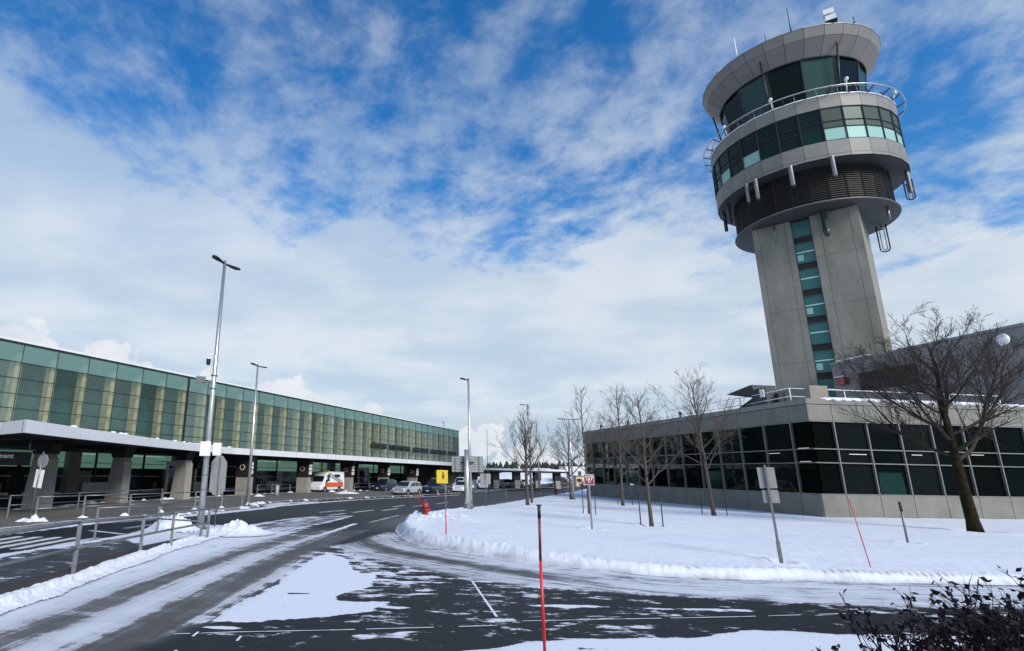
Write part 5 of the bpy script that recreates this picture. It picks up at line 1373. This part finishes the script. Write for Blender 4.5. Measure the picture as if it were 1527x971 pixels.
tree(11.54,45.34, 'first young bare tree left of the far lamp posts', H=8.0, spread=3.3, trunk_r=.13, fork=.30, seed=11, nlim=20, up=.62, dens=.95)
tree(13.1,50.0, 'slender bare tree just right of the first young tree', H=7.0, spread=2.8, trunk_r=.08, fork=.30, seed=12, nlim=17, up=.6, dens=.95)
tree(19.3,58.45, 'bare tree in front of the T shaped lamp post', H=8.2, spread=3.9, trunk_r=.11, fork=.30, seed=13, nlim=20, up=.5, dens=.95)
tree(13.11,36.37, 'slim upright bare tree behind the maroon yield sign', H=8.7, spread=2.3, trunk_r=.065, fork=.30, seed=14, nlim=20, up=.55, dens=.95)
tree(19.74,47.04, 'bare tree before the far half of the dark glazing', H=10.2, spread=3.9, trunk_r=.115, fork=.26, seed=15, nlim=23, up=.5, dens=.95)
tree(13.22,28.36, 'small bare tree with two support stakes nearest the road bend', H=6.9, spread=2.9, trunk_r=.085, fork=.30, seed=16, nlim=20, up=.5, dens=.95)
tree(21.12,36.68, 'bare tree in front of the near left corner of the office building', H=9.3, spread=4.1, trunk_r=.12, fork=.33, seed=17, nlim=20, up=.58, lean=(-.5,0), dens=.95)
tree(29.41,28.75, 'largest bare tree with a thick mossy trunk in front of the pale panels', big=True, group=None, H=10.3, spread=6.3, trunk_r=.26, fork=.36, seed=22, nlim=18, dens=1.25, up=.28, lean=(-.7,0), twig_r=.010)
# support stakes
stk = [(12.92,36.91),(13.09,35.25),(19.75,47.99),(20.6,47.23),(12.85,28.71),(13.55,27.9),(20.5,36.9),(21.6,36.1)]
labs = ['stake left of the slim upright tree','stake right of the slim upright tree','stake left of the tree before the far glazing','stake right of the tree before the far glazing','stake left of the small tree nearest the road bend','stake right of the small tree nearest the road bend','stake left of the tree at the near office corner','stake right of the tree at the near office corner']
for (x, y), l in zip(stk, labs): stake('tree_stake', x, y, .2, 1.6+.2*random.random(), .028, 'stake_black', 'thin dark support ' + l, 'tree stake', (.02,0), 'support stakes beside the young trees')

# ------------------------------------------------------------------ hedge in the near right corner
def shrub(x, y, z, seed, label, n=34, h0=1.1, h1=1.9, sp=.9):
    rnd = random.Random(seed); TW, LF = MB(), MB()
    def leaf(p, s_):
        d = Vector((rnd.gauss(0,1), rnd.gauss(0,1), rnd.gauss(0,1))).normalized(); e = d.cross(Vector((rnd.gauss(0,1), rnd.gauss(0,1), rnd.gauss(0,1)))).normalized()
        LF.add([p, p+d*s_*.5+e*s_*.32, p+d*s_, p+d*s_*.5-e*s_*.28, p+d*s_*.5+d.cross(e)*s_*.15], [(0,1,4),(1,2,4),(2,3,4),(3,0,4)])
    def tw(p, d, L_, r_, lvl):
        n_ = 6; pts = [p.copy()]; rad = [r_]; cur = p.copy(); dd = d.copy()
        for i in range(n_):
            dd = (dd+Vector((rnd.gauss(0,.14), rnd.gauss(0,.14), rnd.gauss(.03,.08)))).normalized(); cur = cur+dd*(L_/n_); pts.append(cur.copy()); rad.append(r_*(1-.75*(i+1)/n_))
        TW.tube(pts, rad, 4, True, False)
        for k in range({0: 10, 1: 4, 2: 0}[lvl]):
            j = rnd.randint(1, n_-1); t_ = (pts[j+1]-pts[j]).normalized(); pr = t_.cross(Vector((rnd.gauss(0,1), rnd.gauss(0,1), rnd.gauss(0,1)))).normalized()
            tw(pts[j], (t_*.75+pr*.65).normalized(), L_*rnd.uniform(.22,.42), r_*.6, lvl+1)
        for k in range({0: 5, 1: 3, 2: 2}[lvl]):
            if rnd.random() < .8: leaf(pts[rnd.randint(2, n_)], rnd.uniform(.04,.085))
    for i in range(n):
        a = rnd.uniform(0, 2*PI); rr = rnd.uniform(0, .35)
        d = Vector((math.cos(a)*.35*sp, math.sin(a)*.35*sp, 1)).normalized()
        tw(Vector((math.cos(a)*rr, math.sin(a)*rr, 0)), d, rnd.uniform(h0, h1), .014, 0)
    t = thing('shrub', label, 'shrub', (x, y, z), 0, 'dark leafless shrubs in the near right corner')
    TW.build('twigs', M['shrub'], t); LF.build('leaves', M['shrubleaf'], t)
shrub(4.95,5.2,0, 1, 'dark twiggy shrub with withered leaves at the left end of the hedge', 42, .95, 1.5)
shrub(5.6,5.0,0, 2, 'dark shrub with withered leaves in the middle of the hedge', 55, 1.1, 1.66)
shrub(6.3,4.75,0, 3, 'dark shrub with withered leaves at the right end of the hedge', 70, 1.2, 1.85)

# ------------------------------------------------------------------ people by the terminal
def person(x, y, z, rz, label, top, legs, h_=1.72):
    t = thing('person', label, 'person', (x, y, z), rz)
    me = bpy.data.meshes.new('body')
    J = [(0,0,.95),(0,0,1.2),(0,0,1.42),(0,0,1.52),(0,-.01,1.64),(.10,0,.90),(.11,-.02,.48),(.11,.0,.07),(.12,-.12,.03),(-.10,0,.90),(-.10,.03,.48),(-.11,.06,.07),(-.12,-.06,.03),(.19,0,1.40),(.25,-.02,1.12),(.20,-.18,1.0),(-.19,0,1.40),(-.25,-.02,1.12),(-.20,-.16,.98)]
    rd = [.15,.145,.15,.055,.10,.09,.065,.045,.04,.09,.065,.045,.04,.06,.045,.035,.06,.045,.035]
    E_ = [(0,1),(1,2),(2,3),(3,4),(0,5),(5,6),(6,7),(7,8),(0,9),(9,10),(10,11),(11,12),(2,13),(13,14),(14,15),(2,16),(16,17),(17,18)]
    me.from_pydata(J, E_, []); o = bpy.data.objects.new('body', me); COL.objects.link(o); o.parent = t
    sk_ = o.modifiers.new('skin', 'SKIN'); 
    for i, r_ in enumerate(rd): me.skin_vertices[0].data[i].radius = (r_, r_*.8) if me.skin_vertices else None
    o.modifiers.new('s', 'SUBSURF').levels = 1; me.materials.append(M[legs]); return t, o
def person2(x, y, z, rz, label, top, legs):
    t = thing('person', label, 'person', (x, y, z), rz)
    m = MB()
    m.ball((0,0,1.62), .105, 8, (.85,1,1.15)); m.tube([(0,0,1.45),(0,0,1.55)], .05, 8)
    m.lathe([(.13,.88),(.17,1.0),(.15,1.15),(.19,1.35),(.16,1.44),(.05,1.50)], n=14)
    for s_ in (1,-1):
        m.tube([(s_*.09,0,.92),(s_*.10,-.02*s_,.5),(s_*.11,.03*s_,.08)], [.095,.07,.045], 9); m.tube([(s_*.11,.05*s_,.05),(s_*.11,-.14,.04)], [.05,.04], 7)
        m.tube([(s_*.18,0,1.40),(s_*.24,0,1.12),(s_*.19,-.16,.95)], [.055,.042,.032], 8); m.ball((s_*.185,-.19,.93), .04, 5)
    m.build('body', M['skin'], t)
    m = MB(); m.lathe([(.165,.86),(.195,1.0),(.175,1.15),(.205,1.35),(.18,1.45),(.07,1.51)], n=14)
    for s_ in (1,-1): m.tube([(s_*.18,0,1.41),(s_*.245,0,1.12),(s_*.20,-.15,.98)], [.07,.056,.045], 8)
    m.ball((0,.02,1.66), .115, 7, (.9,1,1)); m.build('jacket', M[top], t)
    m = MB()
    for s_ in (1,-1): m.tube([(s_*.09,0,.92),(s_*.10,-.02*s_,.5),(s_*.11,.03*s_,.10)], [.11,.085,.06], 9)
    m.build('trousers', M[legs], t)
    return t
person2(-32.8,58.9,.12, R(20), 'person in a black jacket and pale trousers standing before the shopfront', 'darkcloth', 'paleCloth')
m = MB(); m.lathe([(.30,.12),(.45,.3),(.55,1.3),(.42,2.0),(.12,2.6),(.02,2.75)], (0,0,0), 9); m.tube([(0,0,0),(0,0,.3)], .05, 6)
tag(m.build('wrapped_shrub', M['darkcloth'], loc=(-29.5,46.5,.1)), 'dark cone shaped wrapped shrub under the canopy left of the nearest column', 'shrub')
t = thing('bench', 'low pale concrete bench against the shopfront', 'bench', (-31.8,60.6,.12), TA)
m = MB(); m.box((0,0,.45),(3.2,.5,.12)); m.build('seat', M['col_conc'], t)
for x in (-1.2,1.2): m = MB(); m.box((x,0,.2),(.3,.45,.38)); m.build('leg', M['col_conc'], t)
m = MB(); m.lathe([(.22,0),(.24,.9),(.14,1.0)], n=14); m.lathe([(.25,.88),(.20,1.02),(.01,1.06)], n=14)
tag(m.build('litter_bin', M['signback'], loc=(-10.9,60.4,.12)), 'pale litter bin by the railing left of the ambulance', 'bin')

# ------------------------------------------------------------------ camera
f_, px0, py0, pitch, roll = 825.5, 572.3, 498.6, R(14.03), R(1.07)
Rv = Vector((1,0,0)); Fv = Vector((0, math.cos(pitch), math.sin(pitch))); Uv = Vector((0, -math.sin(pitch), math.cos(pitch)))
R2 = Rv*math.cos(roll)+Uv*math.sin(roll); U2 = -Rv*math.sin(roll)+Uv*math.cos(roll)
cd = bpy.data.cameras.new('camera'); co = bpy.data.objects.new('camera', cd); COL.objects.link(co)
mw = Matrix.Identity(4)
for i in range(3): mw[i][0] = R2[i]; mw[i][1] = U2[i]; mw[i][2] = -Fv[i]
mw[2][3] = 2.6
co.matrix_world = mw
cd.sensor_width = 36; cd.lens = 36*f_/1527; cd.shift_x = (763.5-px0)/1527; cd.shift_y = (py0-485.5)/1527
cd.clip_start = .1; cd.clip_end = 6000
scene.camera = co

# ------------------------------------------------------------------ light
SUN_AZ, SUN_EL = 148.0, 33.0     # degrees clockwise from +y
sd_ = bpy.data.lights.new('sun', 'SUN'); so = bpy.data.objects.new('sun', sd_); COL.objects.link(so)
sd_.energy = 3.8; sd_.angle = R(20); sd_.color = (1, .95, .87)
dirv = Vector((math.sin(R(SUN_AZ))*math.cos(R(SUN_EL)), math.cos(R(SUN_AZ))*math.cos(R(SUN_EL)), math.sin(R(SUN_EL))))
so.rotation_euler = dirv.to_track_quat('Z', 'Y').to_euler()

W_ = bpy.data.worlds.new('World'); scene.world = W_; W_.use_nodes = True
t = W_.node_tree; N, L = t.nodes, t.links; N.clear()
out = N.new('ShaderNodeOutputWorld'); bg = N.new('ShaderNodeBackground'); L.new(bg.outputs[0], out.inputs[0])
sky = N.new('ShaderNodeTexSky'); sky.sky_type = 'NISHITA'; sky.sun_disc = False; sky.sun_elevation = R(SUN_EL); sky.sun_rotation = R(SUN_AZ); sky.air_density = 1.0; sky.dust_density = .4; sky.ozone_density = 2.5
def mth(op, a, b=None, c=None, clamp=False):
    n = N.new('ShaderNodeMath'); n.operation = op; n.use_clamp = clamp
    for i, x in enumerate((a, b, c)):
        if x is None: continue
        if hasattr(x, 'links'): L.new(x, n.inputs[i])
        else: n.inputs[i].default_value = x
    return n.outputs[0]
def mrange(x, a, b, c=0, d=1, smooth=True):
    n = N.new('ShaderNodeMapRange'); n.interpolation_type = 'SMOOTHSTEP' if smooth else 'LINEAR'
    for i, v in enumerate((a, b, c, d)):
        if hasattr(v, 'links'): L.new(v, n.inputs[i+1])
        else: n.inputs[i+1].default_value = v
    L.new(x, n.inputs[0]); return n.outputs[0]
def mixc(f, a, b):
    n = N.new('ShaderNodeMix'); n.data_type = 'RGBA'
    if hasattr(f, 'links'): L.new(f, n.inputs[0])
    else: n.inputs[0].default_value = f
    for i, v in ((6, a), (7, b)):
        if hasattr(v, 'links'): L.new(v, n.inputs[i])
        else: n.inputs[i].default_value = (*v, 1)
    return n.outputs[2]
tc = N.new('ShaderNodeTexCoord'); sx = N.new('ShaderNodeSeparateXYZ'); L.new(tc.outputs['Generated'], sx.inputs[0])
x_, y_, z_ = sx.outputs
zc = mth('ADD', mth('MAXIMUM', z_, 0.0), .16)
cx_ = N.new('ShaderNodeCombineXYZ'); L.new(mth('DIVIDE', x_, zc), cx_.inputs[0]); L.new(mth('DIVIDE', y_, zc), cx_.inputs[1])
def wn(scale, det=8, rough=.55, dist=0.0, vec=None, off=(0,0,0), sc3=(1,1,1), rot=0):
    n = N.new('ShaderNodeTexNoise'); n.inputs['Scale'].default_value = scale; n.inputs['Detail'].default_value = det; n.inputs['Roughness'].default_value = rough; n.inputs['Distortion'].default_value = dist
    mp = N.new('ShaderNodeMapping'); mp.inputs['Location'].default_value = off; mp.inputs['Scale'].default_value = sc3; mp.inputs['Rotation'].default_value = (0,0,rot)
    L.new(vec or cx_.outputs[0], mp.inputs[0]); L.new(mp.outputs[0], n.inputs['Vector']); return n.outputs['Fac']
big = wn(.9, 4, .5, .3, off=(3.1,1.7,0)); mid = wn(2.9, 9, .6, .35, off=(8,2,0), sc3=(1,.8,1), rot=.5); fine = wn(8.5, 7, .62, .2, off=(1,5,0))
dens = mth('ADD', mth('ADD', mth('MULTIPLY', big, .22), mth('MULTIPLY', mid, .50)), mth('MULTIPLY', fine, .28))
b_lin = mth('ADD', z_, mth('MULTIPLY', x_, .16))
thr = mrange(b_lin, .22, .58, .25, .498)         # low sky: almost always covered; high sky: broken
cov = mrange(mth('SUBTRACT', dens, thr), -.05, .135)
# clear blue in the upper right
cov = mth('MULTIPLY', cov, mrange(z_, .28, .64, 1.0, .50))
cshade = wn(1.6, 7, .55, .2, off=(4,9,0))
ccol = mixc(mrange(cshade, .35, .65), (.54, .65, .77), (.74, .80, .85))
# low grey-blue band under the bank
ccol = mixc(mrange(z_, .13, .05), ccol, (.46, .56, .69))
nk_ = N.new('ShaderNodeVectorMath'); nk_.operation = 'SCALE'; L.new(sky.outputs[0], nk_.inputs[0]); nk_.inputs['Scale'].default_value = .15
hs_ = N.new('ShaderNodeHueSaturation'); hs_.inputs['Saturation'].default_value = 1.38; hs_.inputs['Value'].default_value = 1.22; hs_.inputs['Hue'].default_value = .503; L.new(nk_.outputs[0], hs_.inputs['Color'])
skyc = hs_.outputs[0]
base = mixc(mth('MULTIPLY', cov, .93), skyc, ccol)
# bright cumulus heads low over the horizon
v3 = N.new('ShaderNodeVectorMath'); v3.operation = 'NORMALIZE'; L.new(tc.outputs['Generated'], v3.inputs[0])
puffn = wn(9, 5, .55, .0, vec=tc.outputs['Generated']); puffn2 = wn(30, 6, .6, .0, vec=tc.outputs['Generated'])
acc = None
for az_, el_, ra, re in [(-34.5,9.6,3.8,2.6),(-26.6,8.7,3.2,2.5),(-24.2,8.3,1.8,1.8),(-17.2,8.2,1.5,1.6),(-11.2,7.0,3.2,1.9),(-8,6.3,2.2,1.6),(-1.2,6.2,1.2,.8),(9.0,3.0,2.2,1.5),(11.0,3.9,1.5,1.3),(6.5,2.0,2.8,1.0),(15.4,1.6,3.5,1.5),(20,1.5,3,1.6),(-45,8,5,3),(60,4,8,3),(-70,6,9,4),(120,5,10,4),(180,5,12,4),(-130,5,12,4)]:
    a, e = R(az_), R(el_); c3 = (math.sin(a)*math.cos(e), math.cos(a)*math.cos(e), math.sin(e))
    d3 = N.new('ShaderNodeVectorMath'); d3.operation = 'SUBTRACT'; L.new(v3.outputs[0], d3.inputs[0]); d3.inputs[1].default_value = c3
    k3 = N.new('ShaderNodeVectorMath'); k3.operation = 'MULTIPLY'; L.new(d3.outputs[0], k3.inputs[0]); k3.inputs[1].default_value = (1/R(ra), 1/R(ra), 1/R(re))
    l3 = N.new('ShaderNodeVectorMath'); l3.operation = 'LENGTH'; L.new(k3.outputs[0], l3.inputs[0])
    q = mth('SUBTRACT', 1.0, l3.outputs['Value'])
    acc = q if acc is None else mth('MAXIMUM', acc, q)
pv_ = mth('ADD', acc, mth('ADD', mth('MULTIPLY', mth('SUBTRACT', puffn, .5), 1.7), mth('MULTIPLY', mth('SUBTRACT', puffn2, .5), 1.5)))
pf = mth('MULTIPLY', mrange(pv_, -.02, .20), .95)
pcol = mixc(mrange(puffn, .35, .65), (.66, .72, .81), (.84, .87, .92))
base = mixc(pf, base, pcol)
L.new(base, bg.inputs[0]); bg.inputs[1].default_value = 1.0

vs = scene.view_settings; vs.view_transform = 'Standard'; vs.look = 'None'; vs.exposure = 0; vs.gamma = 1
try: vs.use_curve_mapping = False
except Exception: pass
scene.cycles.max_bounces = 6; scene.cycles.transparent_max_bounces = 12
scene.cycles.use_denoising = True
